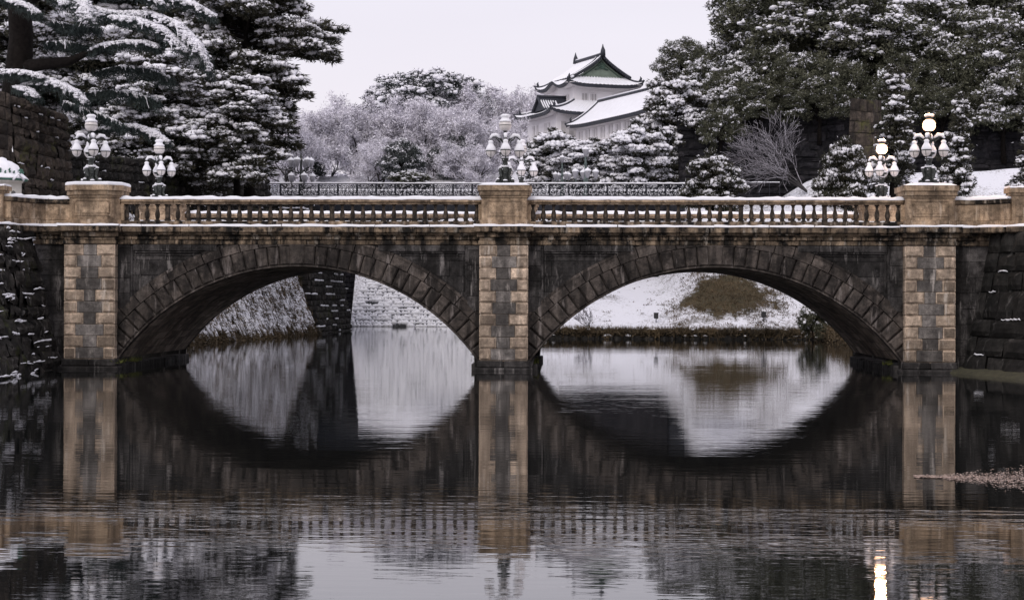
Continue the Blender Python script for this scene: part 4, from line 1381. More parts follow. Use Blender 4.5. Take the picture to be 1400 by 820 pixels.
cone = lambda t: max(.1, (1 - t) ** .75) * (1 if t > .2 else .8)
dome = lambda t: max(.12, math.sqrt(max(0, 1 - t * t)))
flatp = lambda t: (.55 + .45 * math.sin(PI * min(1, t * .9))) * (1 if t < .85 else .75)
topw = lambda t: (.35 + .9 * t) if t < .72 else max(.2, 1 - ((t - .72) / .28) ** 2 * .6)
std = ('bark', 'needle', 'snow_tree')
PROTO['black_pine'] = (gen_pine(1, 16, 13.5, 84, topw, .64, 85, .36, .05, .95, .14, rise=.5, puff=.36, lat=2), 16, std)
PROTO['black_pine_b'] = (gen_pine(2, 15, 12, 54, flatp, .9, 90, .38, .055, .9, .14, rise=.34, puff=.36, lat=2), 15, std)
PROTO['layer_pine'] = (gen_pine(3, 9, 9, 30, flatp, .85, 90, .32, .05, 1.0, .05, rise=.2, puff=.40, lat=2), 9, std)
PROTO['tall_pine'] = (gen_pine(4, 13, 9.0, 62, lambda t: .5 + .5 * math.sin(PI * (.15 + .75 * t)), .8, 100, .34, .05, .85, .2, rise=.2, puff=.36, lat=2), 13, std)
PROTO['young_conifer'] = (gen_pine(5, 9, 4.6, 40, cone, .5, 90, .28, .05, 1.0, .2, rise=.22, puff=.46, lat=1), 9, std)
PROTO['mound_pine'] = (gen_pine(6, 5, 7, 44, dome, .58, 110, .30, .045, .78, .04, t0=.05, rise=.25, puff=.36, lat=2), 5, std)
lf = ('bark', 'leaf', 'snow_tree')
PROTO['broad_a'] = (gen_broad(11, 13, 12, 20, snow=.42), 13, lf)
PROTO['broad_b'] = (gen_broad(12, 13, 12, 20, snow=.2), 13, lf)
PROTO['broad_d'] = (gen_broad(16, 13, 12, 20, snow=.03), 13, lf)
PROTO['broad_c'] = (gen_broad(13, 12, 13, 20, snow=.7), 12, lf)
PROTO['camphor'] = (gen_broad(14, 12, 16, 26, 16, 150, .32, .16, snow=.85, fleck=.22, sub=(.4, .75)), 12, ('bark', 'leaf_blue', 'snow_tree'))
PROTO['bush'] = (gen_broad(15, 4, 4, 9, 10, 500, .2, .1, snow=.8, fleck=.13, cz=.5, sub=(1.2, 2.0)), 4, lf)
fz_ = ('bark_grey', 'twig', 'frost')
PROTO['frost_a'] = (gen_frost(21, 12, 13), 12, fz_)
PROTO['frost_b'] = (gen_frost(22, 12, 12), 12, fz_)
PROTO['frost_c'] = (gen_frost(23, 13, 11), 13, fz_)

def base_at(px, Y, z):
    p = at(px, 300, Y); return (p.x, p.y, z)
def span(kind, name, label, px, y_top, y_bot, Y, **kw):
    "a tree seen from y_top to y_bot in the photograph at distance Y"
    z0, z1 = az(y_bot, Y), az(y_top, Y)
    return plant(kind, name, label, base_at(px, Y, z0), z1 - z0, **kw)

# left bank
G1 = 'snowy pines on the left bank'
span('black_pine', 'pine_tree', 'tall snow-laden pine whose boughs reach out into the open sky beside the frosted trees', 338, -45, 268, 58, rz=.4, sx=1.0, group=G1)
span('black_pine_b', 'pine_tree', 'dark pine filling the bank behind the far left lamp', 238, -70, 262, 64, rz=1.3, sx=1.15, group=G1)
span('black_pine_b', 'pine_tree', 'dark pine deep in shadow behind the cedar boughs', 130, -60, 250, 66, rz=2.9, sx=1.2, group=G1)
span('black_pine', 'pine_tree', 'dark pine at the left edge behind the cedar trunk', 30, -70, 235, 62, rz=4.0, sx=1.1, group=G1)
span('tall_pine', 'pine_tree', 'slender pine with snowy lower boughs beside the iron railing', 322, 90, 275, 52, rz=2.2, sx=1.15, group=G1)
span('tall_pine', 'pine_tree', 'low branching pine rising over the rock wall between the two left lamps', 205, 60, 262, 50, rz=.7, sx=1.2, group=G1)
span('broad_b', 'evergreen_tree', 'dark evergreen tree beyond the pines at the far left', 70, -60, 240, 90, rz=1, sx=1.3, mats=('bark', 'leaf_blue', 'snow_tree'))
span('broad_b', 'evergreen_tree', 'dark evergreen tree filling the gap behind the left pines', 250, 10, 250, 92, rz=3, sx=1.2, mats=('bark', 'leaf_blue', 'snow_tree'))

# far bank: frosted trees and a camphor dome
G2 = 'frosted bare trees on the far bank'
span('frost_a', 'frosted_tree', 'frosted bare tree directly behind the left iron-bridge lamp', 440, 150, 275, 150, rz=0, group=G2)
span('frost_b', 'frosted_tree', 'broad frosted tree with dark limbs right of the left iron-bridge lamp', 478, 138, 278, 156, rz=1, sx=1.1, group=G2)
span('frost_a', 'frosted_tree', 'frosted tree in front of the evergreen dome, left of its two', 545, 134, 270, 158, rz=2, group=G2)
span('frost_b', 'frosted_tree', 'frosted tree in front of the evergreen dome, right of its two', 600, 138, 272, 152, rz=3.4, sx=1.05, group=G2)
span('frost_c', 'frosted_tree', 'tall frosted tree rising on the right of the evergreen dome', 665, 116, 275, 185, rz=1.7, sx=1.1, group=G2)
span('frost_a', 'frosted_tree', 'pale frosted tree just behind the middle bridge lamp', 672, 160, 285, 150, rz=5, sx=1.1, group=G2)
span('frost_c', 'frosted_tree', 'tall frosted tree between the middle lamp and the castle', 720, 122, 280, 196, rz=4, sx=1.15, group=G2)
span('frost_b', 'frosted_tree', 'small frosted tree at the foot of the big pine on the left', 398, 165, 275, 140, rz=4.4, sx=.9, group=G2)
span('frost_a', 'frosted_tree', 'low frosted shrub-like tree behind the middle of the iron railing', 520, 190, 275, 140, rz=3.1, sx=1.2, group=G2)
span('frost_b', 'frosted_tree', 'low frosted tree left of the middle bridge lamp', 640, 195, 280, 141, rz=.3, sx=1.2, group=G2)
span('camphor', 'evergreen_tree', 'dark dome-shaped evergreen topping the frosted trees', 582, 106, 240, 190, rz=0.6, sx=1.08)
span('broad_c', 'evergreen_tree', 'small snowy evergreen in front of the frosted trees', 550, 192, 270, 138, rz=1, sx=.75, mats=('bark', 'leaf_blue', 'snow_tree'))
span('broad_b', 'evergreen_tree', 'dark bluish evergreen between the frosted trees and the middle lamp', 622, 185, 270, 147, rz=2.5, sx=.9, mats=('bark', 'leaf_blue', 'snow_tree'))
span('bush', 'snowy_bush', 'low snowy bush behind the railing left of the middle pedestal', 562, 232, 268, 120, rz=2.5, cat_='bush', sx=1.6)
span('broad_b', 'evergreen_tree', 'dark evergreen peeping out between the big pine and the frosted trees', 415, 205, 275, 146, rz=1.2, mats=('bark', 'leaf_blue', 'snow_tree'))

# pines below the castle
G3 = 'snowy pines below the castle'
span('layer_pine', 'pine_tree', 'layered snowy pine under the left corner of the castle', 752, 176, 272, 116, rz=.5, sx=1.0, group=G3)
span('layer_pine', 'pine_tree', 'spreading snowy pine behind the pair of green lamps', 815, 190, 275, 112, rz=2.5, sx=1.25, group=G3)
span('tall_pine', 'pine_tree', 'tall dark pine with snowy pads in front of the castle gallery', 918, 98, 275, 108, rz=1.5, sx=.86, group=G3)
span('layer_pine', 'pine_tree', 'low snowy pine at the foot of the tall dark pine', 868, 172, 272, 104, rz=4.2, sx=1.0, group=G3)
span('tall_pine', 'pine_tree', 'snowy pine between the tall dark pine and the wooded hill', 968, 124, 270, 112, rz=3.5, sx=.85, group=G3)
span('mound_pine', 'shaped_pine', 'shaped snowy pine standing on the lawn at the right end of the iron railing', 975, 206, 290, 76, rz=.4, sx=.72)
span('broad_c', 'evergreen_tree', 'round snowy evergreen leaning over the gallery roof', 936, 54, 150, 165, rz=.8, sx=.78)
span('broad_c', 'evergreen_tree', 'snowy evergreen just right of the gallery gable', 968, 84, 190, 150, rz=2.8, sx=.75)

# wooded hill on the right
G4 = 'evergreen trees of the wooded hill'
hill = [('broad_a', 1062, -30, 170, 122, 0, 1.05, 'big evergreen whose rounded crown stands against the sky at the left of the hill'),
        ('broad_b', 1050, 50, 190, 114, 1, .9, 'evergreen below the hill skyline, above the bare tree'),
        ('broad_a', 1110, -45, 150, 118, 2, 1.3, 'tall evergreen at the top of the hill above the bare tree'),
        ('broad_c', 1195, -10, 150, 112, 3, 1.15, 'evergreen with the heaviest snow patches above the left lit lamp'),
        ('broad_b', 1185, -70, 120, 130, 4, 1.3, 'evergreen highest on the hill above the lit lamps'),
        ('broad_b', 1265, -20, 160, 114, 5, 1.15, 'evergreen with dark lower boughs right above the near lit lamp'),
        ('broad_a', 1290, -80, 110, 128, .6, 1.3, 'evergreen at the top right of the hill'),
        ('broad_c', 1370, 20, 185, 110, 1.6, 1.1, 'evergreen with fine snow flecks at the right edge of the hill'),
        ('broad_a', 1385, -70, 120, 124, 2.6, 1.3, 'evergreen in the top right corner'),
        ('broad_d', 1320, 55, 200, 107, 3.6, .9, 'dark evergreen just above the right-hand slim conifer'),
        ('broad_d', 1095, 70, 200, 108, 4.6, .9, 'dark evergreen directly behind the bare tree'),
        ('broad_c', 1002, 92, 215, 112, 5.3, .75, 'snowy evergreen low at the left foot of the hill'),
        ('broad_d', 1150, 75, 200, 108, .9, .85, 'shadowed evergreen overhanging the pale wall corner'),
        ('broad_d', 1240, 70, 200, 106, 2.2, .75, 'dark evergreen behind the taller slim conifer'),
        ('broad_b', 1420, 60, 230, 104, 3.2, 1.0, 'evergreen cut by the right edge above the end post')]
hill += [('broad_b', 985, 140, 232, 104.6, 1.1, .8, 'dark evergreen hanging over the retaining wall beside the snowy pine'),
         ('broad_d', 1040, 112, 196, 105, 2.3, 1.2, 'dark evergreen hanging over the retaining wall just above the bare tree'),
         ('broad_d', 1120, 104, 198, 105, 3.9, 1.2, 'dark evergreen hanging over the wall between the bare tree and the pale corner'),
         ('broad_d', 1210, 108, 190, 105.5, 5.0, 1.2, 'dark evergreen hanging over the wall behind the far lit lamp'),
         ('broad_d', 1288, 112, 204, 105, .3, 1.2, 'dark evergreen hanging over the wall between the two slim conifers'),
         ('broad_a', 1372, 108, 224, 104.5, 1.9, 1.2, 'evergreen hanging low over the wall above the end post')]
for kd, px, yt, yb, Y, rz, sx, lb in hill:
    span(kd, 'evergreen_tree', lb, px, yt, yb, Y, rz=rz, sx=sx, group=G4)
span('black_pine_b', 'pine_tree', 'snowy pine with wide pads at the left foot of the wooded hill', 1012, 112, 240, 110, rz=1, sx=.8)
span('young_conifer', 'young_conifer', 'tall slim snowy conifer between the two lit lamps', 1222, 88, 285, 66, rz=0, sx=1.0, group='slim conifers by the lit lamps')
span('young_conifer', 'young_conifer', 'slim snowy conifer right of the near lit lamp', 1312, 126, 285, 62, rz=2, sx=.9, group='slim conifers by the lit lamps')
span('mound_pine', 'snowy_bush', 'rounded snowy pine bush left of the far lit lamp', 1155, 190, 285, 64, cat_='bush', rz=1.1, sx=.62)
span('young_conifer', 'young_conifer', 'snowy conifer cut by the right edge of the picture', 1408, 170, 290, 60, rz=1, sx=1.2)
span('bush', 'snowy_bush', 'small snowy bush at the right end of the right arch', 1112, 408, 470, 56, cat_='bush', rz=1, sx=.62)

# bare tree with rime on the lawn
def gen_bare(seed, Hh, bias, depth, r0, n0=5):
    rng = np.random.default_rng(seed)
    tr, sn = MB(), MB()
    def grow(p, d, L, r, k):
        pts = [p]; q = p
        for _ in range(4):
            d = (d + Vector(rng.normal(0, .10, 3)) + Vector(bias) * .05).normalized()
            q = q + d * L / 4; pts.append(q)
        tr.tube(pts, [r * (1 - .12 * i) for i in range(5)], 4 if k else 6, cap=False)
        if k: sn.tube([x + Vector((0, -r * .3, r * .7)) for x in pts], [max(.009, r * .5)] * 5, 4, cap=False)
        if k >= depth: return
        for c in range(3):
            a = U(rng, 0, 2 * PI); sp = U(rng, .3, .8)
            u = d.orthogonal().normalized(); w = d.cross(u)
            grow(pts[4] if c == 0 else pts[rng.integers(1, 5)], (d + (u * math.cos(a) + w * math.sin(a)) * sp).normalized(), L * U(rng, .62, .85), max(.012, r * .6), k + 1)
    for i in range(n0):
        grow(Vector((0, 0, 0)), (Vector(bias) + Vector(rng.normal(0, .35, 3))).normalized(), Hh * .36, r0, 0)
    return tr, sn
def bare(name, label, loc, Hh, bias, depth, r0, seed, n0=5, cat_='tree'):
    root = tag(empty(name, loc), label, cat_)
    tr, sn = gen_bare(seed, Hh, bias, depth, r0, n0)
    o = tr.build('branches', M['bark_grey'], root); sn.build('snow_cover', M['rime'], o)
g = at(1103, 262, 88)
bare('bare_tree', 'leafless tree fanning leftwards with rime on its branches in front of the dark wall', (g.x, g.y, g.z), 7.4, (-.62, 0, .62), 5, .10, 7, 4)
g = on_ground(806, 447); bare('bare_shrub', 'leafless twiggy shrub at the left end of the lawn through the right arch', g, 1.7, (-.2, 0, 1), 3, .022, 9, 5, 'shrub')

# ------------------------------------------------------------------ the cedar with drooping boughs
def frond(tw, nd, sn, pts, width, seed, rb_=.09, every=.042, droop=1.0, snow=1.0):
    rng = np.random.default_rng(seed)
    P = [Vector(p) for p in pts]
    # smooth the polyline
    Q = []
    for i in range(len(P) - 1):
        a, b = P[max(0, i - 1)], P[min(len(P) - 1, i + 2)]
        for k in range(6):
            t = k / 6
            Q.append(P[i].lerp(P[i + 1], t) + ((P[i + 1] - a) - (b - P[i])) * (t * (1 - t) * .12))
    Q.append(P[-1])
    n = len(Q)
    tw.tube(Q, [rb_ * (1 - .8 * i / (n - 1)) for i in range(n)], 6)
    total = sum((Q[i + 1] - Q[i]).length for i in range(n - 1))
    m = int(total / every)
    for k in range(m):
        s = (k + U(rng, 0, 1)) / m
        f = s * (n - 1); i = min(n - 2, int(f)); p = Q[i].lerp(Q[i + 1], f - i)
        t = (Q[i + 1] - Q[i]).normalized()
        sd = Vector((t.y, -t.x, 0)); sd = sd.normalized() if sd.length > .05 else Vector((0, -1, 0))
        L = width * (math.sin(PI * (.12 + .8 * s)) ** .7) * U(rng, .25, 1.0 + .25 * math.sin(s * 37 + seed))
        for sg in (1, -1):
            d = (sd * sg * U(rng, .5, 1) + t * U(rng, .3, .9)).normalized()
            bp = []
            for q in range(6):
                w = q / 5
                bp.append(p + d * L * w * .8 + Vector((0, 0, L * (.10 * w - droop * .62 * w * w))))
            # needles hang beneath
            for q in range(5):
                c = bp[q].lerp(bp[q + 1], .5)
                if k % 2 == 0: nd.append((c, d * .5 + Vector((0, 0, -.9))))
            if snow > .7:
                for q in range(4):
                    w = U(rng, 0, .7); f_ = w * 5; i_ = min(4, int(f_)); c = bp[i_].lerp(bp[i_ + 1], f_ - i_)
                    g_ = U(rng, .09, .2) * (1 - .5 * w)
                    CPAD.append(tuple(c + Vector((0, 0, .05)))); CRAD.append((g_ * 1.3, g_, g_ * .5))
            if rng.random() < snow:
                e = (2, 3, 3, 4, 5)[int(rng.integers(0, 5))]
                wd = U(rng, .045, .13)
                row = []
                for q in range(e):
                    w = q / (e - 1)
                    ww = wd * (1 - .88 * w ** .8) * U(rng, .75, 1.25)
                    x = d.cross(Vector((0, 0, 1))).normalized()
                    c = bp[q] + Vector((U(rng, -.03, .03), U(rng, -.03, .03), .05))
                    row.append([c - x * ww - Vector((0, 0, .03)), c - x * ww * .5 + Vector((0, 0, ww * .8)), c + x * ww * .5 + Vector((0, 0, ww * .8)), c + x * ww - Vector((0, 0, .03))])
                sn.grid(row, .5, True)
cedar = tag(empty('cedar_tree', at(26, 135, 30)), 'old cedar with thick dark trunk and drooping snow-covered boughs in the top left corner', 'tree')
co = Vector(cedar.location)
tw, sn, nd, CPAD, CRAD = MB(), MB(), [], [], []
def pa(px, py, Y): return at(px, py, Y) - co
tk = MB()
tk.tube([pa(22, 150, 30), pa(25, 100, 30), pa(29, 55, 30), pa(27, 15, 30), pa(24, -60, 30), pa(22, -120, 30)], [.95, .78, .68, .66, .6, .5], 14)
tk.tube([pa(28, 92, 30), pa(60, 88, 29), pa(95, 84, 28), pa(130, 68, 27)], [.42, .34, .26, .12], 8)
tk.tube([pa(27, 10, 30), pa(70, -20, 29), pa(130, -30, 28)], [.4, .3, .2], 8)
tk.build('trunk', M['bark'], cedar)
FR = [ # pixel polyline (px, py, Y), width, snow
    ([(120, 10, 28), (160, 18, 27.5), (205, 18, 27), (245, 34, 26.5), (272, 62, 26), (286, 92, 26)], 1.35, 1.0),
    ([(150, 24, 27), (185, 26, 26.4), (225, 40, 26), (255, 70, 25.6)], 1.1, 1.0),
    ([(180, -14, 29), (225, -6, 28.5), (262, 4, 28), (292, 22, 28)], 1.0, .95),
    ([(90, -30, 28), (112, -2, 26.5), (118, 12, 26), (120, 26, 25.7)], 1.05, 1.0),
    ([(0, -10, 28), (18, 0, 26.8), (38, 8, 26.2), (52, 18, 26)], .8, .9),
    ([(120, 74, 27.5), (140, 62, 27), (170, 58, 26.6), (198, 58, 26.2), (214, 64, 26)], .8, .85),
    ([(-20, 98, 27.5), (8, 98, 26.8), (36, 99, 26.4), (58, 106, 26)], .75, .9),
    ([(30, 118, 27.2), (55, 112, 26.5), (82, 114, 26), (104, 126, 25.7), (116, 138, 25.6)], .9, 1.0),
    ([(20, 120, 26.3), (38, 122, 25.8), (50, 132, 25.5)], .65, .9),
    ([(125, 178, 32), (155, 174, 31), (185, 172, 30), (212, 182, 29.4), (228, 194, 29)], .75, .9),
    ([(88, 140, 29), (110, 148, 28), (140, 158, 27.5), (168, 172, 27.2)], .6, .4),
    ([(60, -20, 28), (80, -8, 27), (92, 6, 26.5)], .8, 1.0),
    ([(130, 100, 29), (165, 92, 28.5), (205, 96, 28), (235, 110, 27.8)], .9, .2),
    ([(110, 130, 30), (150, 125, 29), (190, 130, 28.6), (215, 140, 28.4)], .9, .15),
    ([(70, 30, 29), (100, 36, 28.6), (135, 40, 28.2)], .8, .15),
    ([(60, 60, 29), (90, 58, 28.6), (120, 64, 28.2)], .8, .12),
    ([(140, -4, 28), (170, -14, 27.5), (200, -8, 27), (220, 4, 26.8)], .9, 1.0),
]
for k, (pts, wd, sw) in enumerate(FR):
    frond(tw, nd, sn, [pa(*p) for p in pts], wd * 1.45, 300 + k, snow=sw, droop=1.05 if sw > .5 else 1.3)
bo = tw.build('bough', M['bark'], cedar)
rng = np.random.default_rng(77)
Cn, Dn = np.array([tuple(a) for a, b in nd]), np.array([tuple(b) for a, b in nd])
V, Fc = cards(Cn, 7, (.10, .10, .06), .34, .03, rng, upw=0, out=Dn * 1.4)
cr = link(np_mesh('crown', V, Fc), 'crown', M['needle_blue'], cedar)
sn.build('snow_cover', M['snow_tree'], cr)
link(np_mesh('snow_pads', *blobs(CPAD, CRAD, rng, 0, .3), True), 'snow_pads', M['snow_tree'], cr)
# ------------------------------------------------------------------ the castle
CA = R(23)
cx_, cy_ = math.cos(CA), math.sin(CA)
K0 = at(784, 300, 160.9)
def roof_side(mb, e0, e1, i0, i1, ze, zi, up, ns=16, nt=6, curve=1.35, hump=None, th=0.0, a=.5, corr=0.0):
    "one slope from eave e0-e1 to inner edge i0-i1, corners swept up"
    P = []
    ln_ = (Vector(e1) - Vector(e0)).length
    if corr: ns = int(ln_ / .11)
    for t in range(nt + 1):
        row = []
        for s in range(ns + 1):
            u = s / ns; f = t / nt
            e = Vector(e0).lerp(Vector(e1), u); i = Vector(i0).lerp(Vector(i1), u)
            p = e.lerp(i, f)
            z = ze + (zi - ze) * (f ** curve) + up * abs(2 * u - 1) ** 5 * (1 - f) ** 2
            if hump: z += hump[0] * math.exp(-((u - hump[1]) / hump[2]) ** 2) * (1 - f) ** 1.5
            if corr: z += corr * math.cos(2 * PI * u * round(ln_ / .55)) * (.7 + .3 * math.sin(u * 17 + f * 9))
            row.append((p.x, p.y, z - th))
        P.append(row)
    mb.grid(P, a, True)
    return P
class Roof:
    "a snow-covered tiled roof skirt on a rectangle (u0,u1,v0,v1) with dark eave edge and white underside"
    def __init__(s, eave, inner, ze, zi, up, humps=None, sides='abcd'):
        s.snow, s.tile, s.under = MB(), MB(), MB()
        (a0, a1, b0_, b1_), (c0, c1, d0, d1) = eave, inner
        E = [(a0, b0_, 0), (a1, b0_, 0), (a1, b1_, 0), (a0, b1_, 0)]
        I = [(c0, d0, 0), (c1, d0, 0), (c1, d1, 0), (c0, d1, 0)]
        for k, nm in enumerate('abcd'):
            if nm not in sides: continue
            e0, e1, i0, i1 = E[k], E[(k + 1) % 4], I[k], I[(k + 1) % 4]
            hp = (humps or {}).get(nm)
            P = roof_side(s.snow, e0, e1, i0, i1, ze + .12, zi + .12, up, hump=hp, corr=.05)
            Q = roof_side(s.tile, e0, e1, i0, i1, ze, zi, up, hump=hp)
            cen = (Vector(e0) + Vector(e1)) / 2
            inn = (Vector(i0) + Vector(i1)) / 2
            outd = (cen - inn); outd.z = 0; outd.normalize()
            # dark edge: round tile ends
            top = [Vector(p) + outd * .02 for p in Q[0]]
            s.tile.grid([[p + Vector((0, 0, .06)) for p in top], [p + Vector((0, 0, -.32)) for p in top], [p - outd * .25 + Vector((0, 0, -.34)) for p in top]], .5, False)
            s.snow.grid([[Vector(p) for p in P[0]], [Vector(p) + outd * .05 + Vector((0, 0, -.07)) for p in P[0]]], .5, True)
            ln = (Vector(e1) - Vector(e0)).length
            n = int(ln / .3)
            for q in range(n + 1):
                f = q / n * (len(top) - 1); i = min(len(top) - 2, int(f)); p = top[i].lerp(top[i + 1], f - i)
                s.tile.tube([p + outd * .05 + Vector((0, 0, -.02)), p - outd * .2 + Vector((0, 0, 0))], .085, 6)
            # white underside with rafters
            und = []
            for t in (0, .5, 1):
                und.append([(Vector(p) - outd * (.25 + t * 1.1)) + Vector((0, 0, -.32 + t * .1 - .05)) for p in Q[0]])
            s.under.grid(und, .5, False)
            for q in range(n + 1):
                f = q / n * (len(top) - 1); i = min(len(top) - 2, int(f)); p = top[i].lerp(top[i + 1], f - i)
                s.under.tube([p - outd * .2 + Vector((0, 0, -.40)), p - outd * 1.2 + Vector((0, 0, -.35))], .075, 4)
            # hip ridge at the first corner of this side
            hp_ = [Vector(r[0]) + Vector((0, 0, .1)) for r in Q]
            s.tile.tube([hp_[0] + (hp_[0] - hp_[1]).normalized() * .15 + Vector((0, 0, .12))] + hp_, [.13] + [.17] * len(hp_), 6)
            s.snow.tube([p + Vector((0, 0, .17)) for p in hp_[1:]], .11, 5)
            tip = hp_[1] + Vector((0, 0, .1))
            s.tile.tube([tip, tip + Vector((0, 0, .35)) + (hp_[0] - hp_[1]).normalized() * .12, tip + Vector((0, 0, .62))], [.2, .14, .03], 5)
    def build(s, root, nm='roof'):
        t = s.tile.build(nm, M['tile'], root)
        s.snow.build('snow_cover', M['snow'], t); s.under.build('eaves', M['soffit_white'], t)
        return t
def window(root, u, v, z, w, h, face):
    "slatted window; face 'v' looks towards -v, 'u' towards -u"
    mb, sl = MB(), MB()
    def bx(m, a0, a1, d0, d1, z0, z1):
        if face == 'v': m.box(u + a0, u + a1, v + d0, v + d1, z0, z1)
        else: m.box(u + d0, u + d1, v + a0, v + a1, z0, z1)
    bx(mb, -w / 2, w / 2, -.015, .05, z, z + h)
    n = 4
    for k in range(n):
        c = -w / 2 + w * (k + .5) / n
        bx(sl, c - w / n * .24, c + w / n * .24, -.07, -.017, z, z + h)
    bx(sl, -w / 2 - .06, w / 2 + .06, -.08, .04, z - .08, z - .004); bx(sl, -w / 2 - .06, w / 2 + .06, -.08, .04, z + h + .004, z + h + .08)
    o = mb.build('window', M['slat'], root); sl.build('window_bars', M['plaster'], o)
keep = tag(empty('castle_keep', (K0.x, K0.y, -.65), CA), 'white two-storey castle keep with snowy tiled roofs and green gable', 'castle')
zE1, zE2 = 30.75, 27.0
mb = MB(); mb.box(0, 7.6, 0, 8.4, 27.5, zE1 + .3); mb.box(-.03, 7.63, -.03, 8.43, 29.95, 30.05); mb.build('upper_wall', M['plaster'], keep)
mb = MB(); mb.box(-3, 8.2, -1.5, 8.4, 21.3, zE2 + .3); mb.box(-3.04, 8.24, -1.54, 8.44, 26.1, 26.2); mb.box(-3.04, 8.24, -1.54, 8.44, 23.0, 23.12); mb.build('lower_wall', M['plaster'], keep)
mb = MB(); mb.box(-4, 9, -2.6, 9, 17, 21.3, .4); mb.build('stone_base', M['wall_mid'], keep)
Roof((-1.35, 9.0, -1.4, 9.8), (.4, 7.3, .25, 8.2), zE1, zE1 + 1.15, .55, {'d': (.75, .5, .13)}).build(keep, 'upper_roof')
# gabled top, ridge along v
um, zr, zi = 3.85, 34.55, zE1 + 1.0
g_t, g_s = MB(), MB()
for sg in (-1, 1):
    Pt, Ps = [], []
    for t in range(9):
        f = t / 8
        uu = um + sg * 3.95 * f
        zz = zr - (zr - zi) * (f ** .78)
        Pt.append([(uu, v, zz + (.06 if v in (0, 8.6) else 0)) for v in (-.25, 0.4, 2, 4, 6, 8, 8.6)])
        Ps.append([(uu, -.1 + 8.6 * q / 80, zz + .13 + .05 * math.cos(2 * PI * q / 5)) for q in range(81)])
    g_t.grid(Pt, .5, True); g_s.grid(Ps, .5, True)
    # rolled verge along the gable edge and one descending ridge behind it
    for vv, rr_ in ((-.22, .17), (1.35, .13)):
        pts = [(p[0][0], vv, p[0][2] + .12) for p in Pt]
        g_t.tube(pts, rr_, 6)
        g_s.tube([(x, y + .02, z + rr_ * .9) for x, y, z in pts], rr_ * .62, 5)
    for t in range(8):
        for q in range(2):
            f = (t + q / 2) / 8
            uu = um + sg * 3.95 * f; zz = zr - (zr - zi) * (f ** .78)
            g_t.tube([(uu, -.42, zz - .06), (uu, -.15, zz - .06)], .10, 6)
rd = [(um, v, zr + .2) for v in (-.3, 2, 4, 6, 8.65)]
g_t.tube(rd, .26, 8)
g_s.tube([(x, y, z + .22) for x, y, z in rd], .17, 6)
for vv in (-.3, 8.65):
    g_t.tube([(um, vv, zr), (um, vv - .05, zr + .7), (um, vv, zr + 1.15), (um, vv, zr + 1.5)], [.36, .3, .12, .03], 7)
    g_t.lathe([(.02, 0), (.26, .1), (.26, .4), (.1, .5), (.14, .62), (.02, .7)], 8, (um, vv, zr + .35))
o = g_t.build('gable_roof', M['tile'], keep); g_s.build('snow_cover', M['snow'], o)
gp = MB()
n = 10
edge = lambda f: zr - .25 - (zr - zi) * (f ** .78)
for sg in (-1, 1):
    for t in range(n):
        f0, f1 = t / n * .93, (t + 1) / n * .93
        q = [(um + sg * 3.95 * f0, .15, zi - .3), (um + sg * 3.95 * f1, .15, zi - .3), (um + sg * 3.95 * f1, .15, edge(f1)), (um + sg * 3.95 * f0, .15, edge(f0))]
        gp.add(q if sg > 0 else q[::-1], [(0, 1, 2, 3)], .5)
gpo = gp.build('gable_panel', M['copper'], keep)
tr_ = MB()
for sg in (-1, 1):
    tr_.tube([(um + sg * 3.95 * f, .1, zr - .62 - (zr - zi) * (f ** .82)) for f in (0, .1, .25, .4, .55, .7, .82)], .055, 4)
tr_.tube([(um - 3.2, .1, zi + .1), (um + 3.2, .1, zi + .1)], .06, 4)
tr_.box(um - .5, um + .5, .04, .14, zr - 1.25, zr - .95); tr_.box(um - .2, um + .2, .03, .14, zr - 1.6, zr - .9)
for sg in (-1, 1): tr_.tube([(um, .07, zr - 1.15), (um + sg * .5, .07, zr - 1.6), (um + sg * .95, .07, zr - 1.75)], [.14, .13, .05], 5)
tr_.build('gable_carving', M['copper_dark'], gpo)
Roof((-4.3, 9.4, -2.8, 9.7), (0, 7.6, 0, 8.4), zE2, zE2 + 1.75, .5).build(keep, 'lower_roof')
# little gable on the left slope of the lower roof
sgm, ssn = MB(), MB()
for sg in (-1, 1):
    Pt = []
    for t in range(6):
        f = t / 5
        Pt.append([(u_, 2.6 + sg * 2.0 * f, 29.3 - 1.9 * f ** .8) for u_ in (-3.9, -2.5, -1.2, .2)])
    sgm.grid(Pt, .5, True)
    sgm.tube([(p[0][0], p[0][1], p[0][2] + .05) for p in Pt], .15, 6)
    if sg < 0:
        for q in range(7):
            ssn.tube([(-3.6 + q * .33, p[0][1], p[0][2] + .07) for p in Pt[1:5]], [.11, .12, .12, .1], 4)
sgm.tube([(-4.0, 2.6, 29.4), (.2, 2.6, 29.4)], .18, 6)
sgm.add([(-3.7, .7, 27.5), (-3.7, 4.5, 27.5), (-3.7, 2.6, 29.25)], [(0, 1, 2)])
o = sgm.build('small_gable', M['tile'], keep); ssn.build('snow_cover', M['snow'], o)
for u in (1.55, 2.75, 5.8, 7.0): window(keep, u, 0, 28.45, .82, 1.25, 'v')
for v in (2.0, 3.0, 6.0): window(keep, 0, v, 28.45, .8, 1.2, 'u')
for v in (1.0, 2.2, 5.0, 6.2): window(keep, -3, v, 24.0, .7, 1.9, 'u')
for u in (-2.0, -.9): window(keep, u, -1.5, 24.2, .6, 1.7, 'v')

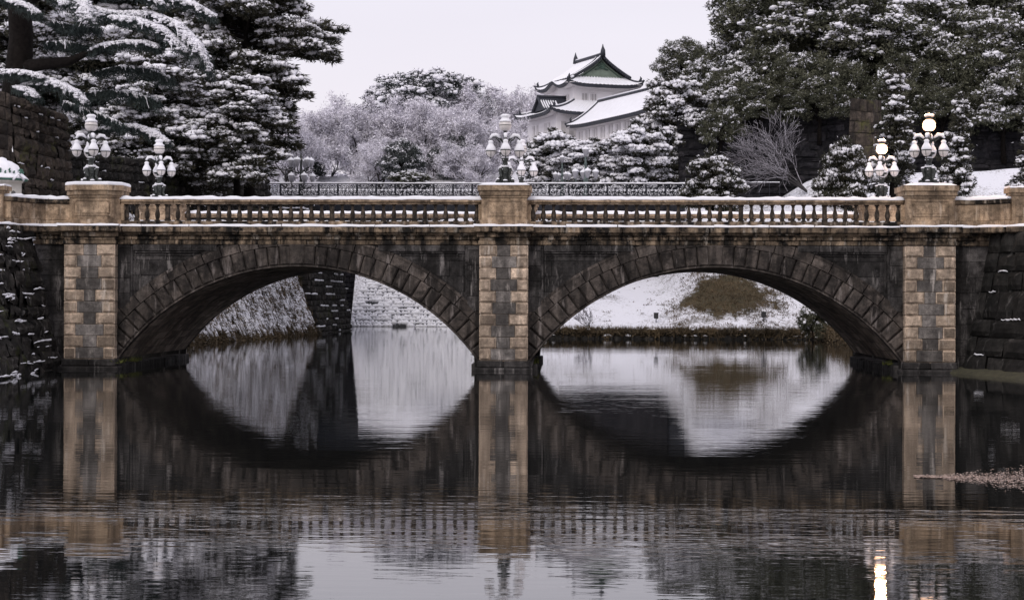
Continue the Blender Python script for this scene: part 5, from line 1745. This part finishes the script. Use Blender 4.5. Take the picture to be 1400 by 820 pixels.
gal = tag(empty('castle_gallery', (K0.x, K0.y, -.65), CA), 'long white castle gallery with a snowy roof running down from the keep', 'castle gallery')
mb = MB(); mb.box(-1.1, 3.4, -27, -3.3, 20.0, 25.3); mb.box(-1.14, 3.44, -27.04, -3.26, 22.3, 22.42); mb.build('gallery_wall', M['plaster'], gal)
mb = MB(); mb.box(-1.6, 3.9, -27.6, -3.0, 14, 20.0, .3); mb.build('stone_base', M['wall_mid'], gal)
gr = Roof((-2.1, 4.4, -28.2, -2.5), (1.1, 1.2, -25.6, -5.3), 25.0, 28.0, .35)
gr.tile.tube([(1.15, -25.8, 28.15), (1.15, -5.2, 28.15)], .24, 7)
gr.snow.tube([(1.15, -25.8, 28.36), (1.15, -5.2, 28.36)], .14, 6)
gr.build(gal, 'gallery_roof')
for v in np.arange(-25.4, -4.2, 2.3):
    for dv in (-.4, .4): window(gal, -1.1, v + dv, 23.0, .55, 1.35, 'u')
for u in (0.2, 2.0): window(gal, u, -27, 23.0, .6, 1.35, 'v')

# ------------------------------------------------------------------ the iron bridge behind
YI = 84.0
iron = tag(empty('iron_bridge', (0, 0, 0)), 'dark iron bridge with ornate lattice railing behind the stone bridge', 'bridge')
zr0, zr1 = az(268.5, YI), az(250.5, YI)
xl, xr = ax(357, YI), ax(936, YI)
pw = (xr - xl) / 22
pm = MB()
hp = zr1 - zr0
pm.box(0, pw, -.05, .05, hp - .09, hp - .02); pm.box(0, pw, -.04, .04, .04, .10); pm.box(0, pw, -.03, .03, hp * .80, hp * .84); pm.box(0, pw, -.03, .03, hp * .16, hp * .20)
pm.box(-.06, .06, -.06, .06, 0, hp + .04)
for i in range(5):
    cx0 = pw * (i + .5) / 5
    for z_, r_ in ((hp * .5, pw * .095), (hp * .31, pw * .055), (hp * .70, pw * .055)):
        pts = [(cx0 + r_ * math.cos(2 * PI * k / 10), 0, z_ + r_ * math.sin(2 * PI * k / 10)) for k in range(11)]
        pm.tube(pts, .022, 4, cap=False)
    for sg in (-1, 1):
        pm.tube([(cx0, 0, hp * .18), (cx0 + sg * pw * .1, 0, hp * .3), (cx0 + sg * pw * .04, 0, hp * .5), (cx0 + sg * pw * .1, 0, hp * .68), (cx0, 0, hp * .82)], .022, 4, cap=False)
for i in range(6):
    pm.tube([(pw * i / 5, 0, .1), (pw * i / 5 + (.12 if i % 2 else -.12) * (0 < i < 5), 0, hp * .35), (pw * i / 5 - (.12 if i % 2 else -.12) * (0 < i < 5), 0, hp * .65), (pw * i / 5, 0, hp - .1)], .022, 4, cap=False)
sp = MB()
rsn = random.Random(4)
for i in range(70):
    x, z = rsn.uniform(.05, pw - .05), rsn.uniform(.1, .88) * hp
    w = rsn.uniform(.02, .06); sp.tube([(x - w, -.03, z), (x + w, -.03, z + rsn.uniform(-.03, .03))], [.018, .028], 4)
pr_o = None
for side in (0, 1):
    for k in range(22):
        if pr_o is None:
            pr_o = pm.build('railing_panel', M['iron'], iron); q = pr_o
            ps_o = sp.build('snow_flecks', M['snow'], q); ps_o['kind'] = 'stuff'
        else:
            q = pr_o.copy(); COL.objects.link(q); q.parent = iron
            c = ps_o.copy(); COL.objects.link(c); c.parent = q
        q.location = (xl + pw * k, YI + side * 10.5, zr0)
for side in (0, 1):
    sn = MB(); snow_strip(sn, [(xl, YI + side * 10.5, zr1 - .02), (xr, YI + side * 10.5, zr1 - .02)], .09, .10, .3, 3)
    sn.build('snow_cap', M['snow'], iron)
gm = MB(); n = 40
arcb = lambda x: zr0 - 1.3 - 4.6 * abs((x - (xl + 3 + xr) / 2) / ((xr - xl) / 2)) ** 2.2
for side in (0, 1):
    for k in range(n):
        x0_, x1_ = xl + (xr - xl) * k / n, xl + (xr - xl) * (k + 1) / n
        y0_ = YI - .12 + side * 10.5
        gm.add([(x0_, y0_, arcb(x0_)), (x1_, y0_, arcb(x1_)), (x1_, y0_, zr0 - .25), (x0_, y0_, zr0 - .25)], [(0, 1, 2, 3)])
        gm.add([(x0_, y0_, arcb(x0_)), (x1_, y0_, arcb(x1_)), (x1_, y0_ + 10.5 - 20.9 * side, arcb(x1_)), (x0_, y0_ + 10.5 - 20.9 * side, arcb(x0_))], [(0, 1, 2, 3)]) if side == 0 else None
        gm.box(x0_ + .1, x0_ + .2, y0_ - .1, y0_ - .003, arcb(x0_) + .02, zr0 - .26)
gm.box(xl, xr, YI - .3, YI + 10.8, zr0 - .245, zr0 - .10, .02)
gm.build('arched_girder', M['iron'], iron)
dm = MB(); dm.box(xl, xr, YI - .1, YI + 10.6, zr0 - .098, zr0 + .02); dm.build('deck', M['snow'], iron)
ap = MB(); ap.box(ax(765, YI), ax(914, YI), YI - .6, YI + 11, 2, zr0 - .26, .1); ap.build('abutment', M['wall_black'], iron)
# small rail on the dark bank right of the iron bridge
rl = MB()
for k in range(5):
    p = at(1010 + k * 14, 250, 96); rl.tube([(p.x, p.y, p.z - 1.2), (p.x, p.y, p.z)], .03, 4)
rl.tube([at(1008, 249.5, 96), at(1066, 249.5, 96)], .035, 5)
fe = rl.build('handrail_fence', M['iron']); tag(fe, 'short thin handrail with snow on it at the foot of the dark retaining wall', 'railing')
sn = MB(); snow_strip(sn, [at(1008, 249.5, 96), at(1066, 249.5, 96)], .05, .07, .3, 8); sn.build('snow_cap', M['snow'], fe)

# ------------------------------------------------------------------ lamps
def lamp_parts(root, rot):
    "bronze candelabrum: scrolled foot, baluster shaft, four arms with hanging globes and a lantern on top"
    st, sb, ss = MB(), MB(), MB()
    st.box(-.36, .36, -.36, .36, 0, .06, .015)
    for k in range(4):
        a = rot + PI / 4 + k * PI / 2
        d = Vector((math.cos(a), math.sin(a), 0))
        pts = [d * .40 + Vector((0, 0, .07)), d * .44 + Vector((0, 0, .15)), d * .33 + Vector((0, 0, .22)), d * .22 + Vector((0, 0, .34)), d * .26 + Vector((0, 0, .50)), d * .31 + Vector((0, 0, .62)), d * .22 + Vector((0, 0, .72))]
        st.tube(pts, [.075, .08, .07, .055, .06, .07, .03], 7)
        for q, (c, g) in enumerate(((d * .43 + Vector((0, 0, .22)), .07), (d * .24 + Vector((0, 0, .42)), .05), (d * .30 + Vector((0, 0, .69)), .075))):
            ss.lathe([(g, 0), (g * .9, g * .45), (g * .4, g * .75), (.003, g * .8)], 7, tuple(c + Vector((0, 0, -.01))), rot=q)
        a2 = a + PI / 4; d2 = Vector((math.cos(a2), math.sin(a2), 0))
        st.tube([d2 * .33 + Vector((0, 0, .08)), d2 * .25 + Vector((0, 0, .24)), d2 * .17 + Vector((0, 0, .36))], [.09, .08, .05], 6)
        st.lathe([(.02, -.02), (.09, .02), (.05, .07)], 7, tuple(d2 * .19 + Vector((0, 0, .45))))
        ss.lathe([(.10, 0), (.08, .04), (.01, .06)], 7, tuple(d2 * .31 + Vector((0, 0, .16))))
    st.lathe([(.20, .06), (.22, .2), (.17, .34), (.20, .5), (.23, .62), (.19, .74), (.12, .82), (.10, .95), (.14, 1.02), (.15, 1.1), (.11, 1.18), (.20, 1.25), (.26, 1.29), (.22, 1.33), (.10, 1.36), (.08, 1.7), (.07, 1.95), (.10, 2.02), (.06, 2.1), (.06, 2.2)], 14)
    st.build('post', M['bronze'], root)
    ss.lathe([(.27, 0), (.25, .045), (.13, .07)], 12, (0, 0, 1.325), flute=.12, nf=7)
    ss.lathe([(.16, 0), (.13, .05), (.08, .06)], 10, (0, 0, 1.1))
    ss.lathe([(.24, 0), (.2, .05), (.12, .07)], 10, (0, 0, .73), flute=.15, nf=5)
    rq = random.Random(12)
    for q in range(46):
        a = rq.uniform(0, 2 * PI); zz = rq.choice((.1, .2, .3, .48, .62, .72, .8, 1.02, 1.2)); rr_ = {.1: .42, .2: .38, .3: .28, .48: .25, .62: .29, .72: .25, .8: .17, 1.02: .15, 1.2: .18}[zz] * rq.uniform(.9, 1.05); g_ = rq.uniform(.02, .05)
        ss.lathe([(g_, 0), (g_ * .8, g_ * .6), (.003, g_ * .9)], 6, (math.cos(a) * rr_, math.sin(a) * rr_, zz))
    so_ = ss.build('snow_bits', M['snow'], root); so_['kind'] = 'stuff'
    for k in range(4):
        a = rot + k * PI / 2
        d = Vector((math.cos(a), math.sin(a), 0))
        am, asn = MB(), MB()
        pts = [d * .06 + Vector((0, 0, 1.72)), d * .2 + Vector((0, 0, 1.88)), d * .36 + Vector((0, 0, 1.98)), d * .52 + Vector((0, 0, 1.95)), d * .60 + Vector((0, 0, 1.84)), d * .585 + Vector((0, 0, 1.74))]
        am.tube(pts, [.045, .045, .04, .04, .035, .03], 7)
        am.tube([d * .42 + Vector((0, 0, 2.0)), d * .36 + Vector((0, 0, 1.88)), d * .25 + Vector((0, 0, 1.8)), d * .2 + Vector((0, 0, 1.7))], [.02, .03, .03, .015], 5)
        am.lathe([(.03, 0), (.075, .0), (.085, -.05), (.05, -.06)], 8, tuple(d * .585 + Vector((0, 0, 1.75))))
        ao = am.build('arm', M['bronze'], root)
        asn.tube([pts[1] + Vector((0, 0, .03)), pts[2] + Vector((0, 0, .06)), pts[3] + Vector((0, 0, .07)), pts[4] + d * .02 + Vector((0, 0, .05))], [.05, .085, .075, .045], 7)
        asn.build('snow_cap', M['snow'], ao)
        g, gs, gf = MB(), MB(), MB()
        c = tuple(d * .585 + Vector((0, 0, 1.16)))
        g.lathe([(.02, -.03), (.10, .0), (.165, .08), (.20, .19), (.195, .28), (.15, .38), (.09, .48), (.05, .54)], 14, c)
        go = g.build('globe', M['glass'], root)
        gs.lathe([(.208, .235), (.212, .28), (.17, .39), (.11, .49), (.09, .54), (.115, .60), (.06, .66), (.01, .67)], 14, c)
        gs.build('snow_cap', M['snow'], go)
        gf.lathe([(.202, .20), (.212, .21), (.212, .232), (.204, .234)], 14, c)
        for q in range(4):
            b = rot + q * PI / 2
            gf.tube([Vector(c) + Vector((math.cos(b) * rr_, math.sin(b) * rr_, z_)) for rr_, z_ in ((.205, .21), (.172, .08), (.105, -.004), (.01, -.04))], .010, 4)
        gf.lathe([(.012, -.09), (.028, -.06), (.03, -.03)], 6, c)
        gf.build('frame', M['bronze'], go)
def top_lantern(root, lit):
    g, gs, gf = MB(), MB(), MB()
    g.lathe([(.07, 2.2), (.15, 2.215), (.215, 2.27), (.252, 2.35), (.262, 2.43), (.25, 2.51), (.21, 2.59), (.15, 2.64), (.1, 2.66)], 20)
    o = g.build('lantern', M['lit'] if lit else M['glass'], root)
    gf.lathe([(.255, 2.415), (.268, 2.42), (.268, 2.44), (.255, 2.445)], 20)
    gf.lathe([(.06, 2.16), (.1, 2.2), (.11, 2.215), (.05, 2.22)], 10); gf.lathe([(.13, 2.66), (.15, 2.68), (.14, 2.75), (.05, 2.78)], 12)
    gf.build('frame', M['bronze'], o)
    if lit: gs.lathe([(.17, 2.782), (.20, 2.80), (.19, 2.85), (.1, 2.89), (.01, 2.90)], 14)
    else: gs.lathe([(.256, 2.57), (.245, 2.63), (.17, 2.68), (.155, 2.75), (.20, 2.79), (.2, 2.84), (.12, 2.89), (.01, 2.9)], 14)
    gs.build('snow_cap', M['snow'], o)
def lamp(x, y, z, rot, label, lit=False, scale=1.0):
    root = tag(empty('street_lamp', (x, y, z)), label, 'street lamp', 'five-globe lamps on the stone bridge')
    root.scale = (scale,) * 3
    lamp_parts(root, rot); top_lantern(root, lit)
    if lit:
        ld = bpy.data.lights.new('lamp_light', 'POINT'); ld.energy = 500; ld.color = (1, .60, .33); ld.shadow_soft_size = .25
        lo = bpy.data.objects.new('lamp_light', ld); lo.location = (0, 0, 2.78 + .32); COL.objects.link(lo); lo.parent = root
zl = 7.47 + .06
yn, yf = 0.5, W - 0.5
lamp(ax(124, yn), yn, zl, R(24), 'unlit snow-capped lamp on the front left pedestal of the stone bridge')
lamp(ax(690, yn), yn, zl, R(4), 'unlit snow-capped lamp on the front middle pedestal of the stone bridge')
lamp(ax(1269.5, yn), yn, zl, R(-20), 'lit lamp on the front right pedestal, the nearer of the two glowing ones', True)
lamp(ax(217, yf), yf, zl, R(22), 'unlit snowy lamp on the far left pedestal in front of the dark pines')
lamp(ax(712, yf), yf, zl, R(3), 'lamp on the far middle pedestal mostly hidden behind the front middle lamp')
lamp(ax(1205, yf), yf, zl, R(-18), 'lit lamp on the far right pedestal, the farther of the two glowing ones', True)

def iron_lamp(px, Y, z0, ztop, label, tiers, mat):
    "older bridge lamp: fluted post with tiers of urn-shaped lanterns"
    x = ax(px, Y)
    root = tag(empty('iron_lamp', (x, Y, z0)), label, 'street lamp', 'urn-lantern lamps of the iron bridge')
    h = ztop - z0; root.scale = (h / 4,) * 3
    st = MB()
    st.lathe([(.35, 0), (.35, .12), (.22, .2), (.18, .5), (.24, .58), (.12, .7), (.1, 1.4), (.17, 1.48), (.09, 1.6), (.08, 2.6), (.14, 2.66), (.07, 2.8), (.06, 3.2)], 10)
    st.build('post', M[mat], root)
    def urn(c, s=1.0):
        g, gs = MB(), MB()
        g.lathe([(.06, 0), (.13, .08), (.21, .32), (.23, .48), (.2, .5)], 8, c)
        o = g.build('globe', M['urn_glass'], root)
        gs.lathe([(.26, .5), (.26, .55), (.17, .66), (.05, .72), (.05, .78), (.01, .8)], 8, c)
        gs.build('snow_cap', M['snow'], o)
    for zt, rad, n, ph in tiers:
        for k in range(n):
            a = ph + 2 * PI * k / n; d = Vector((math.cos(a), math.sin(a), 0))
            am = MB()
            am.tube([Vector((0, 0, zt - .35)) + d * .05, Vector((0, 0, zt - .42)) + d * rad * .5, Vector((0, 0, zt - .25)) + d * rad * .95, Vector((0, 0, zt)) + d * rad], [.05, .045, .04, .05], 5)
            am.build('arm', M[mat], root)
            urn(tuple(d * rad + Vector((0, 0, zt))))
    urn((0, 0, 3.2))
iron_lamp(411, YI + .6, zr0, az(194, YI), 'tall multi-tiered lamp at the left end of the iron bridge', [(2.15, .75, 6, .3), (1.0, .85, 5, .1)], 'bronze')
iron_lamp(768, YI + 1, zr0, az(210, YI), 'green bronze lamp on the iron bridge, left of the pair below the castle', [(1.6, .72, 4, .5)], 'green_bronze')
iron_lamp(800, YI + 9, zr0 + .1, az(199, YI + 9), 'green bronze lamp on the iron bridge, right of the pair below the castle', [(1.6, .75, 4, .2)], 'green_bronze')

# ------------------------------------------------------------------ white sentry box at the left edge
YS = 9.0
sx_, sz0, sze, sza = ax(2, YS), 5.7, az(247, YS), az(217, YS)
box = tag(empty('sentry_box', (sx_, YS, sz0)), 'small white sentry box with a snowy ribbed dome roof at the left edge', 'sentry box')
rw = ax(28, YS) - sx_
mb = MB(); mb.lathe([(rw, 0), (rw, sze - sz0 + .05)], 24, smooth=True); mb.lathe([(rw + .06, 0), (rw + .06, .25)], 24); mb.lathe([(rw + .05, sze - sz0 - .12), (rw + .1, sze - sz0)], 24); mb.build('wall', M['cream'], box)
hh = sza - sze
mb = MB(); mb.lathe([(rw + .28, sze - sz0 - .02), (rw + .28, sze - sz0 + .05), (rw * .98, sze - sz0 + hh * .28), (rw * .9, sze - sz0 + hh * .45)], 32); rf = mb.build('roof', M['green_tile'], box)
mb = MB(); mb.lathe([(rw + .3, sze - sz0 + .055), (rw + .22, sze - sz0 + .14), (rw * 1.0, sze - sz0 + hh * .34), (rw * .97, sze - sz0 + hh * .42), (rw * .82, sze - sz0 + hh * .68), (rw * .5, sze - sz0 + hh * .86), (rw * .26, sze - sz0 + hh * .92), (rw * .22, sze - sz0 + hh), (rw * .05, sze - sz0 + hh * 1.06)], 48, flute=.035, nf=14)
mb.build('snow_cover', M['snow'], rf)
mb = MB()
for k in range(28):
    a = 2 * PI * k / 28
    for (zf, rf_) in ((.30, 1.05), (.41, 1.0)):
        if rsn.random() < .75:
            c = Vector((math.cos(a) * rw * rf_, math.sin(a) * rw * rf_, sze - sz0 + hh * zf))
            mb.tube([c, c + Vector((math.cos(a + .6) * .05, math.sin(a + .6) * .05, .10))], [.05, .035], 5)
mb.build('roof_ornament', M['green_tile'], rf)
mb = MB()
a = R(-35); d = Vector((math.cos(a), math.sin(a), 0)); s_ = Vector((-d.y, d.x, 0))
b = d * (rw + .32) + Vector((0, 0, sze - sz0 + .02))
mb.tube([b - s_ * .3 + Vector((0, 0, -.05)), b + Vector((0, 0, .24)), b + s_ * .3 + Vector((0, 0, -.05))], .05, 5)
mb.build('gablet', M['snow'], rf)
mb = MB(); wv = Vector((math.cos(R(-38)), math.sin(R(-38)), 0)) * (rw + .01)
mb.lathe([(.13, 0), (.13, .35), (.09, .5), (.01, .55)], 10, (wv.x, wv.y, sze - sz0 - 1.05)); mb.build('window', M['slat'], box)

# ------------------------------------------------------------------ small things on the lawn
for px, py, lb in ((897, 441, 'small dark floodlight on a post left of the bare brown patch on the lawn'), (1044, 440, 'small dark floodlight on a post right of the bare brown patch on the lawn')):
    g = on_ground(px, py)
    fl = tag(empty('garden_light', g), lb, 'floodlight', 'floodlights on the snowy lawn')
    mb = MB(); mb.tube([(0, 0, -.1), (0, 0, .3)], .035, 6); mb.build('post', M['dark'], fl)
    mb = MB(); mb.box(-.17, .17, -.12, .12, .3, .72, .03); mb.box(-.19, .19, -.16, .10, .70, .75, .01); mb.build('lamp_head', M['dark'], fl)
for px, py in ((960, 445), (1072, 437)):
    pass
# wet leaves drifting on the water near the right edge
rng = np.random.default_rng(91)
pts = []
for k in range(2600):
    px, py = rng.uniform(1250, 1420), 650 + rng.normal(0, 7)
    wdt = (px - 1262) / 140
    py = 648 + (py - 650) * min(1.4, max(.12, wdt)) + 3 * wdt
    d = 2.85 * F / (py - 410)
    p = at(px, py, -D + d); pts.append((p.x, p.y, .006))
def floaters(pts, lo, hi):
    n = len(pts); P = np.array(pts)
    a = rng.uniform(0, 2 * PI, n); r = rng.uniform(lo, hi, n)
    V = []
    for k in range(4):
        b = a + k * PI / 2
        V.append(P + np.stack([np.cos(b) * r * (1 if k % 2 else .6), np.sin(b) * r * (1 if k % 2 else .6), rng.uniform(0, .012, n)], 1))
    return np.stack(V, 1).reshape(-1, 3), np.arange(n * 4).reshape(-1, 4)
V, Fc = floaters(pts, .012, .035)
tag(link(np_mesh('floating_leaves', V, Fc), 'floating_leaves', plain_mat('pale_fallen_leaves', (.34, .24, .19), .5, .5, 8)), 'drift of pale fallen leaves floating near the right edge of the water', 'leaves', kind='stuff')
